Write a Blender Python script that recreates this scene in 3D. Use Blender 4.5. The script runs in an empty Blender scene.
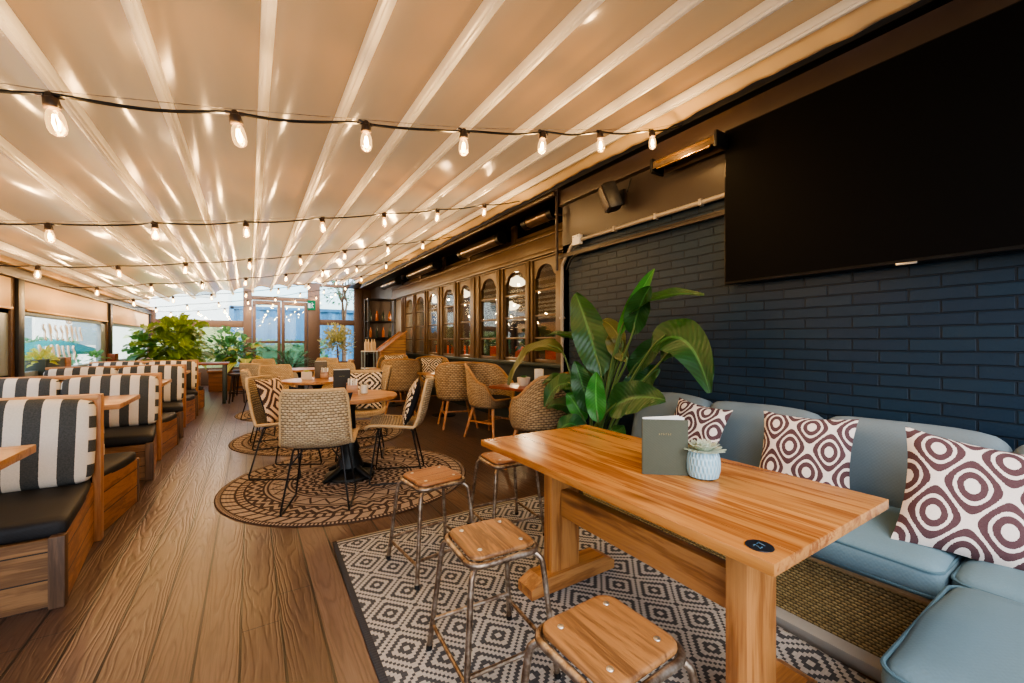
import bpy, bmesh, math, random
from mathutils import Vector, Matrix, Euler
R = math.radians; PI = math.pi
rnd = random.Random(7)
sc = bpy.context.scene
C = sc.collection
SKY, SUN, EXPO, BULBW = .45, 7.0, .5, 11.
LOOK = 'AgX - Medium High Contrast'

# ------------------------------------------------------------------ node helpers
class S:                                   # a socket (or number) with arithmetic
    def __init__(s, g, k): s.g = g; s.k = k
    def _m(s, op, *o): return s.g.math(op, s, *o)
    def __add__(s, o): return s._m('ADD', o)
    __radd__ = __add__
    def __sub__(s, o): return s._m('SUBTRACT', o)
    def __rsub__(s, o): return s.g.math('SUBTRACT', o, s)
    def __mul__(s, o): return s._m('MULTIPLY', o)
    __rmul__ = __mul__
    def __truediv__(s, o): return s._m('DIVIDE', o)
    def __gt__(s, o): return s._m('GREATER_THAN', o)
    def __lt__(s, o): return s._m('LESS_THAN', o)
    def abs(s): return s._m('ABSOLUTE')
    def sin(s): return s._m('SINE')
    def cos(s): return s._m('COSINE')
    def floor(s): return s._m('FLOOR')
    def frac(s): return s._m('FRACT')
    def sqrt(s): return s._m('SQRT')
    def pow(s, o): return s._m('POWER', o)
    def mod(s, o): return s._m('FLOORED_MODULO', o)
    def min(s, o): return s._m('MINIMUM', o)
    def max(s, o): return s._m('MAXIMUM', o)

class G:
    def __init__(s, name):
        s.m = bpy.data.materials.new(name); s.m.use_nodes = True
        s.t = s.m.node_tree; s.t.nodes.clear()
        s.out = s.t.nodes.new('ShaderNodeOutputMaterial')
    def put(s, inp, val):
        if isinstance(val, S): s.t.links.new(val.k, inp)
        elif hasattr(val, 'is_output'): s.t.links.new(val, inp)
        else:
            if inp.type == 'RGBA' and len(val) == 3: val = (*val, 1)
            inp.default_value = val
    def node(s, typ, props=None, **ins):
        n = s.t.nodes.new(typ)
        for k, v in (props or {}).items(): setattr(n, k, v)
        for k, v in ins.items():
            key = k.replace('_', ' ')
            s.put(n.inputs[int(k[1:])] if k[0] == 'i' and k[1:].isdigit() else n.inputs[key], v)
        return n
    def math(s, op, *a):
        n = s.t.nodes.new('ShaderNodeMath'); n.operation = op
        for i, v in enumerate(a): s.put(n.inputs[i], v)
        return S(s, n.outputs[0])
    def coord(s, kind='Object'):
        n = s.t.nodes.new('ShaderNodeTexCoord'); return n.outputs[kind]
    def sep(s, vec):
        n = s.node('ShaderNodeSeparateXYZ', Vector=vec); return [S(s, o) for o in n.outputs]
    def comb(s, x=0., y=0., z=0.):
        n = s.node('ShaderNodeCombineXYZ', X=x, Y=y, Z=z); return S(s, n.outputs[0])
    def noise(s, vec, scale=5., detail=3., rough=.5, dist=0.):
        n = s.node('ShaderNodeTexNoise', Vector=vec, Scale=scale, Detail=detail, Roughness=rough, Distortion=dist)
        return S(s, n.outputs['Fac'])
    def voro(s, vec, scale=5.):
        n = s.node('ShaderNodeTexVoronoi', Vector=vec, Scale=scale); return S(s, n.outputs['Distance'])
    def white(s, vec):
        n = s.node('ShaderNodeTexWhiteNoise', {'noise_dimensions': '3D'}, Vector=vec); return S(s, n.outputs['Value'])
    def rand(s):
        n = s.t.nodes.new('ShaderNodeObjectInfo'); return S(s, n.outputs['Random'])
    def ramp(s, fac, *stops):
        n = s.t.nodes.new('ShaderNodeValToRGB'); e = n.color_ramp.elements
        while len(e) < len(stops): e.new(.5)
        for i, (p, c) in enumerate(stops): e[i].position = p; e[i].color = (*c, 1)
        s.put(n.inputs[0], fac); return S(s, n.outputs[0])
    def mix(s, fac, a, b, blend='MIX'):
        n = s.t.nodes.new('ShaderNodeMix'); n.data_type = 'RGBA'; n.blend_type = blend
        s.put(n.inputs[0], fac); s.put(n.inputs[6], a); s.put(n.inputs[7], b); return S(s, n.outputs[2])
    def bump(s, h, strength=.3, dist=.01):
        n = s.node('ShaderNodeBump', Height=h, Strength=strength, Distance=dist); return S(s, n.outputs[0])
    def bsdf(s, color, rough=.5, metal=0., normal=None, spec=.5, **kw):
        n = s.t.nodes.new('ShaderNodeBsdfPrincipled')
        s.put(n.inputs['Base Color'], color); s.put(n.inputs['Roughness'], rough); s.put(n.inputs['Metallic'], metal)
        s.put(n.inputs['Specular IOR Level'], spec)
        if normal is not None: s.put(n.inputs['Normal'], normal)
        for k, v in kw.items(): s.put(n.inputs[k.replace('_', ' ')], v)
        return n.outputs[0]
    def mixsh(s, fac, a, b):
        n = s.t.nodes.new('ShaderNodeMixShader'); s.put(n.inputs[0], fac); s.put(n.inputs[1], a); s.put(n.inputs[2], b)
        return n.outputs[0]
    def done(s, sh):
        s.put(s.out.inputs['Surface'], sh); return s.m

def lin(*c):                                # sRGB 0-255 -> linear
    return tuple((v/255/12.92 if v/255 <= .04045 else ((v/255+.055)/1.055)**2.4) for v in c)

def plain(name, col, rough=.5, metal=0., var=.12, nscale=12., bump=0., spec=.5):
    g = G(name); co = g.coord()
    n = g.noise(co, nscale, 4.)
    c = g.mix(n, tuple(v*(1-var) for v in col), tuple(min(1, v*(1+var)) for v in col))
    nm = g.bump(n, bump, .01) if bump else None
    return g.done(g.bsdf(c, rough, metal, nm, spec))

def wood(name, dark, light, axis='y', rough=.4, scale=1., knots=True, plank=None, bumpv=.15, contrast=1., gap=.012):
    """grain along one axis; plank=(axis, width) splits it into boards"""
    g = G(name); co = g.coord(); x, y, z = g.sep(co)
    ax = {'x': x, 'y': y, 'z': z}
    seed = g.rand()*37.
    off = seed; gapm = None
    if plank:
        u = ax[plank[0]]/plank[1]; idx = u.floor(); f = u.frac()
        off = seed + g.white(g.comb(idx, 3.3, seed))*53.
        gapm = ((f-.5).abs() > (.5-gap))
        tone = g.white(g.comb(idx, 7.1, seed))
    st = {k: (v*.9 if k == axis else v*11.) for k, v in ax.items()}
    vec = g.comb(st['x']+off, st['y']+off*.7, st['z']+off*1.3)
    n1 = g.noise(vec, 1.3*scale, 5., .6, .6)
    st2 = {k: (v*2. if k == axis else v*60.) for k, v in ax.items()}
    n2 = g.noise(g.comb(st2['x']+off, st2['y'], st2['z']+off), 2.*scale, 3., .6)
    ring = ((n1*26.).sin()*.5+.5)
    fac = n1*.55 + ring*.22*contrast + n2*.35 - .12
    c = g.ramp(fac, (.2, dark), (.5, tuple((a*.4+b*.6) for a, b in zip(dark, light))), (.8, light))
    if knots:
        kv = {k: (v*1.2 if k == axis else v*5.) for k, v in ax.items()}
        k = g.noise(g.comb(kv['x']+off, kv['y']+off, kv['z']), 1.6*scale, 2., .5)
        c = g.mix(g.ramp(k, (.66, (0, 0, 0)), (.78, (1, 1, 1))), c, tuple(v*.45 for v in dark))
    if plank:
        c = g.mix(tone*.45, c, tuple(v*.6 for v in dark))
        c = g.mix(gapm, c, tuple(v*.12 for v in dark))
    h = n2*.5+ring*.25
    if plank: h = h - gapm*2.
    return g.done(g.bsdf(c, rough, 0., g.bump(h, bumpv, .01)))

def weave(name, c1, c2, nu, nv, dark=(.02, .013, .008), rough=.6, depth=.9):
    """basket weave on UVs (metres): nu stakes and nv strands per metre"""
    g = G(name); u, v, _ = g.sep(g.coord('UV'))
    row = (v*nv).floor(); fv = (v*nv).frac()
    s = (u*nu + (row*.5))
    hs = (s*2*PI).sin()*.5+.5
    hv = (fv*PI).sin()
    h = hs*hv*.75 + hv*.25
    n = g.noise(g.comb(u*9., v*nv*.5, 0.), 3., 3.)
    rv = g.white(g.comb(row, (s).floor(), 1.))
    c = g.mix(n*.6+rv*.5-.05, c1, c2)
    c = g.mix(g.ramp(h, (.0, (1, 1, 1)), (.42, (0, 0, 0))), c, dark)
    return g.done(g.bsdf(c, rough, 0., g.bump(h, depth, .006), .3))

def cloth(name, col, rough=.85, scale=380., var=.15):
    g = G(name); u, v, _ = g.sep(g.coord('UV'))
    w = (u*scale).sin()*(v*scale).sin()
    n = g.noise(g.coord(), 6., 4.)
    n2 = g.noise(g.coord(), 160., 2.)
    c = g.mix(n*.6+n2*.4, tuple(a*(1-var) for a in col), tuple(a*(1+var) for a in col))
    return g.done(g.bsdf(c, rough, 0., g.bump(w+n2*2., .12, .002), .25))

def stripes(name, ca, cb, width=.072):
    g = G(name); u, v, _ = g.sep(g.coord('UV'))
    t = g.noise(g.coord(), 140., 2.)
    m = ((u+(t-.5)*.003)/(2*width)).frac() > .5
    c = g.mix(m, ca, cb)
    c = g.mix(t*.35, c, (.25, .25, .25))
    return g.done(g.bsdf(c, .85, 0., g.bump(t, .15, .003), .2))

def ikat(name, ca, cb, a=2., b=2., jag=.03, k=5.2, rot=False):
    """ogee ikat rings on a square cushion face, UV 0..1"""
    g = G(name); u, v, _ = g.sep(g.coord('UV'))
    j = g.noise(g.comb(u*140., v*9., 0.), 1., 2.)
    u2 = u + (j-.5)*jag
    if rot: u2, v = (u2+v)*.707, (v-u2)*.707
    f = (u2*a*2*PI).cos() + (v*b*2*PI).cos()
    # rounded diamonds: the rings are level sets of f
    q = f.abs()
    m = (q > .20)*(q < .86) + (q > 1.22)*(q < 1.76)
    c = g.mix(m, ca, cb)
    t = g.noise(g.coord(), 220., 2.)
    c = g.mix(t*.3, c, (.2, .17, .16))
    return g.done(g.bsdf(c, .9, 0., g.bump(t, .15, .002), .15))

def kilim(name, ca, cb, a=2., rings=4., cells=40.):
    """stepped diamonds on UV 0..1"""
    g = G(name); u, v, _ = g.sep(g.coord('UV'))
    q = lambda s: (s*cells).floor()/cells
    fx = ((q(u)*a).frac()-.5).abs(); fy = ((q(v)*a).frac()-.5).abs()
    d = fx+fy
    m = ((d*rings).frac()) > .5
    t = g.noise(g.coord(), 200., 2.)
    c = g.mix(m, ca, cb); c = g.mix(t*.25, c, (.2, .18, .16))
    return g.done(g.bsdf(c, .9, 0., g.bump(t, .15, .002), .15))

def emis(name, col, st):
    g = G(name); n = g.node('ShaderNodeEmission', Color=col, Strength=st); return g.done(n.outputs[0])

def glass(name, tint=(.9, .95, .95), refl=.12, rough=.02):
    g = G(name)
    t = g.node('ShaderNodeBsdfTransparent', Color=tint).outputs[0]
    gl = g.node('ShaderNodeBsdfGlossy', Color=(1, 1, 1), Roughness=rough).outputs[0]
    fc = S(g, g.node('ShaderNodeLayerWeight', Blend=.5).outputs['Facing'])
    return g.done(g.mixsh((fc.pow(5.)*.45+refl*.5+.015).min(1.), t, gl))

# ------------------------------------------------------------------ materials
M = {}
def floor_mat():
    g = G('decking'); x, y, z = g.sep(g.coord())
    u = (x+.483)/.15; idx = u.floor(); f = u.frac()
    r = g.white(g.comb(idx, 1., 2.)); r2 = g.white(g.comb(idx, 5., 9.))
    # cathedral grain
    cx = (f-.5+(r-.5)*.25)*.15
    wob = g.noise(g.comb(x*6., y*.9+r*40., r*9.), 1.6, 3., .5)
    para = (cx*cx*130. + y*.55*(1.-(r2 > .5)*2.) + wob*1.5 + r*7.)
    ring = (para*26.).sin()*.5+.5
    ring = ring.pow(2.5)
    fine = g.noise(g.comb(x*90., y*2.2, r*20.), 2., 4., .65)
    blot = g.noise(g.comb(x*1.3, y*.6, 0.), 1.7, 3.)
    base = g.ramp(fine*.5+blot*.25+r*.35, (.2, lin(54, 40, 32)), (.55, lin(86, 67, 56)), (.85, lin(114, 95, 84)))
    c = g.mix(ring*.45, base, lin(66, 48, 38))
    # end joints
    jy = (y/3.1+r*.9).frac()
    gap = ((f-.5).abs() > .466).max(jy < .002)
    c = g.mix(gap, c, (.012, .009, .007))
    h = fine*.10-ring*.5-gap*2.2
    return g.done(g.bsdf(c, g.math('ADD', fine*.12, .24), 0., g.bump(h, .35, .006), .55))
M['floor'] = floor_mat()

def brick_mat():
    g = G('painted_brick'); x, y, z = g.sep(g.coord())
    j = g.noise(g.coord(), 3., 2.)
    vec = g.comb(y*-1.+(j-.5)*.012, z+(j-.5)*.008, 0.)
    n = g.node('ShaderNodeTexBrick', {'offset': .5, 'squash': 1.}, Vector=vec, Scale=1., Mortar_Size=.0055,
               Mortar_Smooth=.5, Bias=0., Brick_Width=.235, Row_Height=.0632, Color1=lin(8, 42, 66), Color2=lin(16, 50, 72), Mortar=lin(6, 32, 50))
    big = g.noise(g.coord(), 2.2, 4.); fine = g.noise(g.coord(), 90., 4.)
    c = g.mix(big*.35, S(g, n.outputs['Color']), lin(50, 48, 50))
    h = (1.-S(g, n.outputs['Fac']))*1.0 + fine*.16 + big*.3
    return g.done(g.bsdf(c, .42, 0., g.bump(h, .8, .012), .3))
M['brick'] = brick_mat()
def roof_mat():
    g = G('awning_fabric'); x, y, z = g.sep(g.coord())
    n = g.noise(g.comb(x*2., y*.7, 0.), 1.5, 4.); cr = g.noise(g.comb(x*5., y*3., 0.), 2., 5., .6)
    c = g.mix(n, lin(140, 105, 48), lin(168, 131, 70))
    b = g.bsdf(c, .17, 0., g.bump(cr, .04, .02), .4)
    t = g.node('ShaderNodeBsdfTranslucent', Color=lin(220, 190, 140)).outputs[0]
    return g.done(g.mixsh(.16, b, t))
M['roof'] = roof_mat()
M['valance'] = plain('valance_fabric', lin(222, 196, 154), .6, 0., .06, 6., .1)
M['rafter'] = plain('rafter_paint', lin(240, 238, 234), .3, 0., .02)
M['darkbeam'] = plain('dark_brown_paint', lin(52, 40, 34), .4, 0., .25, 5., .1)
M['wallboard'] = plain('dark_wallboard', lin(48, 40, 37), .45, 0., .2, 3., .1)
M['black'] = plain('black_metal', lin(24, 24, 25), .4, .3, .2)
M['blackplastic'] = plain('black_plastic', lin(20, 20, 21), .45, 0., .15)
M['iron'] = plain('cast_iron', lin(46, 48, 48), .45, .7, .3, 20., .2)
M['greypaint'] = plain('grey_paint', lin(140, 140, 138), .4, 0., .15)
M['wallgrey'] = plain('grey_pipe', lin(150, 142, 132), .4, .1, .15)
M['whiteplastic'] = plain('white_plastic', lin(228, 226, 220), .4, 0., .05)
M['cream'] = plain('cream_fascia', lin(216, 182, 140), .5, 0., .06)
M['brownframe'] = plain('brown_frame', lin(74, 54, 38), .45, 0., .2)
M['alu'] = plain('grey_aluminium', lin(134, 148, 156), .35, .3, .1)
M['facade'] = plain('bottle_green_joinery', lin(94, 76, 56), .34, 0., .22, 6., .08)
M['facade_low'] = plain('dark_green_panel', lin(38, 52, 50), .4, 0., .2)
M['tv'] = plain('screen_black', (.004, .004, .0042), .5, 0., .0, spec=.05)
M['tvframe'] = plain('tv_bezel', lin(34, 31, 29), .3, .6, .1)
M['silver'] = plain('silver_rivet', lin(200, 198, 192), .3, .9, .08)
def steel():
    g = G('worn_steel'); n = g.noise(g.coord(), 14., 5., .65); n2 = g.noise(g.coord(), 60., 3.)
    c = g.ramp(n*.7+n2*.3, (.35, lin(84, 62, 46)), (.5, lin(138, 122, 106)), (.68, lin(190, 182, 170)))
    return g.done(g.bsdf(c, g.math('ADD', n*.3, .22), .85, g.bump(n2, .1, .002)))
M['steel'] = steel()
M['table'] = wood('pine_table', lin(138, 80, 38), lin(214, 158, 92), 'y', .26, .9, True, ('x', .13), .08, 1.1, .004)
M['tablex'] = wood('pine_block_x', lin(128, 82, 44), lin(196, 144, 90), 'x', .4)
M['tablez'] = wood('pine_post_z', lin(128, 80, 42), lin(198, 144, 88), 'z', .4, 1., True)
M['tabley'] = wood('pine_beam_y', lin(128, 80, 42), lin(196, 142, 86), 'y', .38)
M['stoolwood'] = wood('stool_seat_wood', lin(90, 60, 36), lin(160, 116, 72), 'y', .42, 1.3, False, None, .3, 1.5)
M['stoolwood2'] = wood('stool_seat_wood_dark', lin(96, 58, 34), lin(156, 104, 64), 'x', .38, 1.3, False, None, .3, 1.5)
M['boothx'] = wood('booth_boards_x', lin(106, 74, 46), lin(188, 142, 94), 'x', .5, 1., True, ('z', .13), .25, 1.2, .025)
M['boothy'] = wood('booth_boards_y', lin(120, 76, 44), lin(190, 134, 84), 'y', .45, 1., True, ('z', .13), .25, 1.2, .025)
M['boothz'] = wood('booth_post', lin(142, 92, 54), lin(200, 148, 98), 'z', .42)
M['boothrail'] = wood('booth_rail', lin(146, 100, 62), lin(208, 162, 114), 'x', .42)
M['boothcorner'] = wood('booth_corner_post', lin(70, 52, 40), lin(120, 92, 68), 'z', .55)
M['topx'] = wood('small_table_top', lin(140, 96, 62), lin(200, 154, 108), 'x', .3)
M['round'] = wood('round_table_top', lin(144, 94, 56), lin(206, 156, 104), 'x', .3, 1., False, ('y', .1), .08, 1., .006)
M['oak'] = wood('oak_leg', lin(150, 98, 58), lin(206, 150, 98), 'z', .45, 1., False)
M['redwood'] = wood('dark_table_top', lin(84, 36, 20), lin(140, 70, 40), 'y', .3)
M['plankout'] = wood('planter_boards', lin(120, 76, 46), lin(178, 124, 80), 'x', .5, 1., False, ('z', .12))
M['wicker'] = weave('straw_wicker', lin(172, 146, 112), lin(222, 202, 168), 32., 58., (.03, .02, .012))
M['wickertub'] = weave('honey_wicker', lin(148, 120, 88), lin(206, 180, 142), 22., 42., (.03, .018, .01))
M['wickertan'] = weave('amber_wicker', lin(170, 112, 62), lin(216, 162, 100), 26., 50., (.04, .022, .01))
M['rattan'] = weave('seagrass_base', lin(132, 114, 76), lin(190, 170, 120), 46., 80., (.02, .016, .009), .55)
M['rim'] = plain('straw_rim', lin(186, 158, 118), .6, 0., .25, 60., .4)
M['rimtub'] = plain('honey_rim', lin(166, 126, 84), .6, 0., .25, 60., .4)
M['sofa'] = cloth('sofa_canvas', lin(104, 128, 137))
M['sofaback'] = cloth('sofa_canvas_back', lin(110, 124, 130))
M['piping'] = plain('sofa_piping', lin(76, 104, 114), .85)
M['blackpad'] = cloth('black_seat_vinyl', lin(40, 41, 44), .6)
M['stripe'] = stripes('striped_canvas', lin(232, 226, 218), lin(48, 54, 58))
M['ikat'] = ikat('plum_ikat', lin(236, 226, 218), lin(82, 54, 60), 2.5, 1.8, .016)
M['ikat2'] = ikat('plum_ikat_b', lin(236, 226, 218), lin(82, 54, 60), 2.2, 1.7, .016)
M['kilim'] = kilim('black_cream_kilim', lin(230, 214, 192), lin(36, 30, 30), 1.5, 5.)
M['blackcloth'] = cloth('black_cushion_back', lin(38, 40, 46))
M['concrete'] = plain('concrete', lin(158, 156, 148), .8, 0., .15, 8., .2)
M['pot_blue'] = None
def potblue():
    g = G('pale_blue_ceramic'); u, v, _ = g.sep(g.coord('UV'))
    h = ((u*26.+ (v*40.).floor()*.5)*2*PI).sin()*(v*40.*PI).sin().abs()
    c = g.mix(h*.5+.5, lin(122, 172, 196), lin(186, 214, 226))
    return g.done(g.bsdf(c, .3, 0., g.bump(h, .5, .004), .5))
M['pot_blue'] = potblue()
M['menu'] = cloth('green_menu_cloth', lin(84, 88, 76), .7, 500.)
M['menudark'] = cloth('dark_menu_cloth', lin(52, 54, 54), .7, 500.)
M['menugrey'] = cloth('grey_menu_cloth', lin(100, 94, 88), .7, 500.)
M['paper'] = plain('paper', lin(236, 234, 228), .8, 0., .03)
M['gold'] = plain('gold_foil', lin(170, 150, 100), .35, .7, .1)
M['disc'] = plain('disc_black', lin(24, 30, 40), .35, 0., .2)
M['discblue'] = plain('disc_ink', lin(70, 112, 140), .4)
def leafmat(name, c1, c2, rough=.35, trans=.18):
    g = G(name); u, v, _ = g.sep(g.coord('UV'))
    vein = ((v*16.+(u-.5).abs()*5.)*2*PI).sin()*.5+.5
    mid = ((u-.5).abs() < .035)
    n = g.noise(g.coord(), 7., 3.)
    c = g.mix(n*.75+vein*.2, c1, c2); c = g.mix(mid*.6, c, tuple(min(1, a*1.7+.03) for a in c2))
    b = g.bsdf(c, rough, 0., g.bump(vein, .25, .004), .5)
    t = g.node('ShaderNodeBsdfTranslucent', Color=tuple(min(1, a*1.6) for a in c2)).outputs[0]
    return g.done(g.mixsh(trans, b, t))
M['leaf'] = leafmat('paddle_leaf', lin(12, 46, 25), lin(42, 98, 42))
M['leafbright'] = leafmat('fresh_leaf', lin(22, 92, 40), lin(74, 150, 60))
M['leafolive'] = leafmat('olive_brown_leaf', lin(50, 64, 30), lin(96, 100, 48))
M['monstera'] = leafmat('monstera_leaf', lin(52, 94, 34), lin(136, 164, 72), .4, .3)
M['bushgreen'] = leafmat('bush_leaf', lin(20, 76, 42), lin(96, 154, 84), .4, .25)
M['palmgreen'] = leafmat('palm_leaf', lin(24, 66, 34), lin(70, 118, 58), .45, .2)
M['olivegreen'] = leafmat('olive_leaf', lin(120, 134, 96), lin(190, 194, 152), .6, .25)
M['yellowgreen'] = leafmat('yellowgreen_leaf', lin(130, 150, 60), lin(200, 206, 110), .5, .25)
M['succ'] = leafmat('succulent_leaf', lin(150, 170, 150), lin(206, 214, 190), .5, .1)
M['stem'] = plain('green_stem', lin(86, 110, 60), .5)
M['bark'] = plain('bark', lin(96, 72, 52), .8, 0., .3, 30., .4)
M['soil'] = plain('soil', lin(40, 30, 24), .9, 0., .3, 40., .5)
M['terracotta'] = plain('terracotta', lin(176, 116, 78), .7, 0., .15)
M['stonepot'] = plain('stone_pot', lin(206, 196, 182), .7, 0., .1)
M['basket'] = weave('planter_basket', lin(90, 76, 58), lin(150, 128, 96), 24., 50.)
M['glass'] = glass('window_glass', (.92, .97, .97), .04)
M['glassdark'] = glass('facade_glass', (.8, .82, .8), .1)
M['tumbler'] = glass('tumbler_glass', (.95, .95, .93), .1)
M['bulbglass'] = None
def bulbglass():
    g = G('amber_bulb_glass')
    t = g.node('ShaderNodeBsdfTransparent', Color=(1, .86, .62)).outputs[0]
    e = g.node('ShaderNodeEmission', Color=(1., .62, .26), Strength=2.6).outputs[0]
    gl = g.node('ShaderNodeBsdfGlossy', Color=(1, .9, .8), Roughness=.05).outputs[0]
    fr = lw0 = S(g, g.node('ShaderNodeLayerWeight', Blend=.5).outputs['Facing']).pow(4.)*.5+.03
    lw = S(g, g.node('ShaderNodeLayerWeight', Blend=.35).outputs['Facing'])
    a = g.mixsh(g.math('ADD', lw*.35, .2), t, e)
    return g.done(g.mixsh(fr, a, gl))
M['bulbglass'] = bulbglass()
M['filament'] = emis('glowing_filament', (1., .72, .38), 40.)
M['pendant'] = emis('lit_bowl', (1., .78, .5), 3.2)
M['redbox'] = plain('orange_red_box', lin(226, 84, 40), .5, 0., .1)
M['exitgreen'] = emis('exit_green', (.04, .4, .18), .5)
M['exitwhite'] = emis('exit_white', (.9, 1, .92), .9)
M['copper'] = plain('heater_body', lin(120, 104, 90), .28, .8, .15)
M['copperlit'] = plain('heater_reflector', lin(176, 140, 96), .25, .9, .1)

def rug_mat():
    g = G('diamond_rug'); x, y, z = g.sep(g.coord())
    tx, ty = .235, .255; N = 20.
    q = lambda s: ((s*N).floor()+.5)/N
    yy = y + (g.noise(g.coord(), 2., 1.)-.5)*.02
    fx = (q(x/tx).frac()-.5).abs(); fy = (q(yy/ty).frac()-.5).abs()
    d = fx+fy; d = .5-(d-.5).abs()
    m = (((d*N+.5)/4.).frac()) < .5
    # border bands at the far end and along the left edge
    bl = (x < .012); by = (y > 2.20)
    bb = (((y-2.20)/.03).frac() > .5)
    m2 = g.mix(by, m, bb)
    t = g.noise(g.comb(x*260., y*260., 0.), 1., 2.)
    wv = (y*420.).sin()*.5+.5
    c = g.mix(m2, lin(56, 60, 65), lin(180, 178, 172))
    c = g.mix(bl, c, lin(30, 34, 40))
    c = g.mix(t*.4+wv*.12, c, lin(96, 96, 98))
    return g.done(g.bsdf(c, .85, 0., g.bump(t+wv*.6, .35, .003), .2))
M['rug'] = rug_mat()
def round_rug_mat():
    g = G('round_jute_rug'); x, y, z = g.sep(g.coord())
    r = (x*x+y*y).sqrt(); a = g.math('ARCTAN2', y, x)
    dark = lin(50, 42, 40); lt = lin(186, 170, 154)
    t = g.noise(g.comb(x*90., y*90., 0.), 1., 4.)
    chev = lambda n, k, m_: ((((a*n/PI).frac()-.5).abs()*k + r*m_).frac()) > .5
    band = lambda lo, hi: (r > lo)*(r < hi)
    m = band(0., .12)*chev(4., 1., 12.) + band(.13, .30)*chev(8., 1.6, 16.) + band(.31, .47)*chev(14., 1.2, 18.)
    m = m + band(.485, .50) + band(.515, .64)*(1.-(((((a*14./PI).frac()-.5).abs()*2.)*.09+.535-r).abs() < .013)) + band(.655, .67)
    m = m + band(.685, .80)*chev(22., 1.4, 14.) + band(.815, .86)*((a*44./PI).frac() > .4) + band(.875, .955)*(((a*30./PI).frac()-.5+(r-.915)*6.).abs() > .14)
    m = m + band(.965, .99)*((a*120./PI).frac() > .5)
    braid = (r*260.).sin()*.5+.5
    c = g.mix(m.min(1.), dark, lt)
    c = g.mix(t*.6, c, lin(104, 88, 78)); c = g.mix(braid*.25, c, dark)
    return g.done(g.bsdf(c, .9, 0., g.bump(t+braid, .4, .004), .15))
M['roundrug'] = round_rug_mat()

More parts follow.
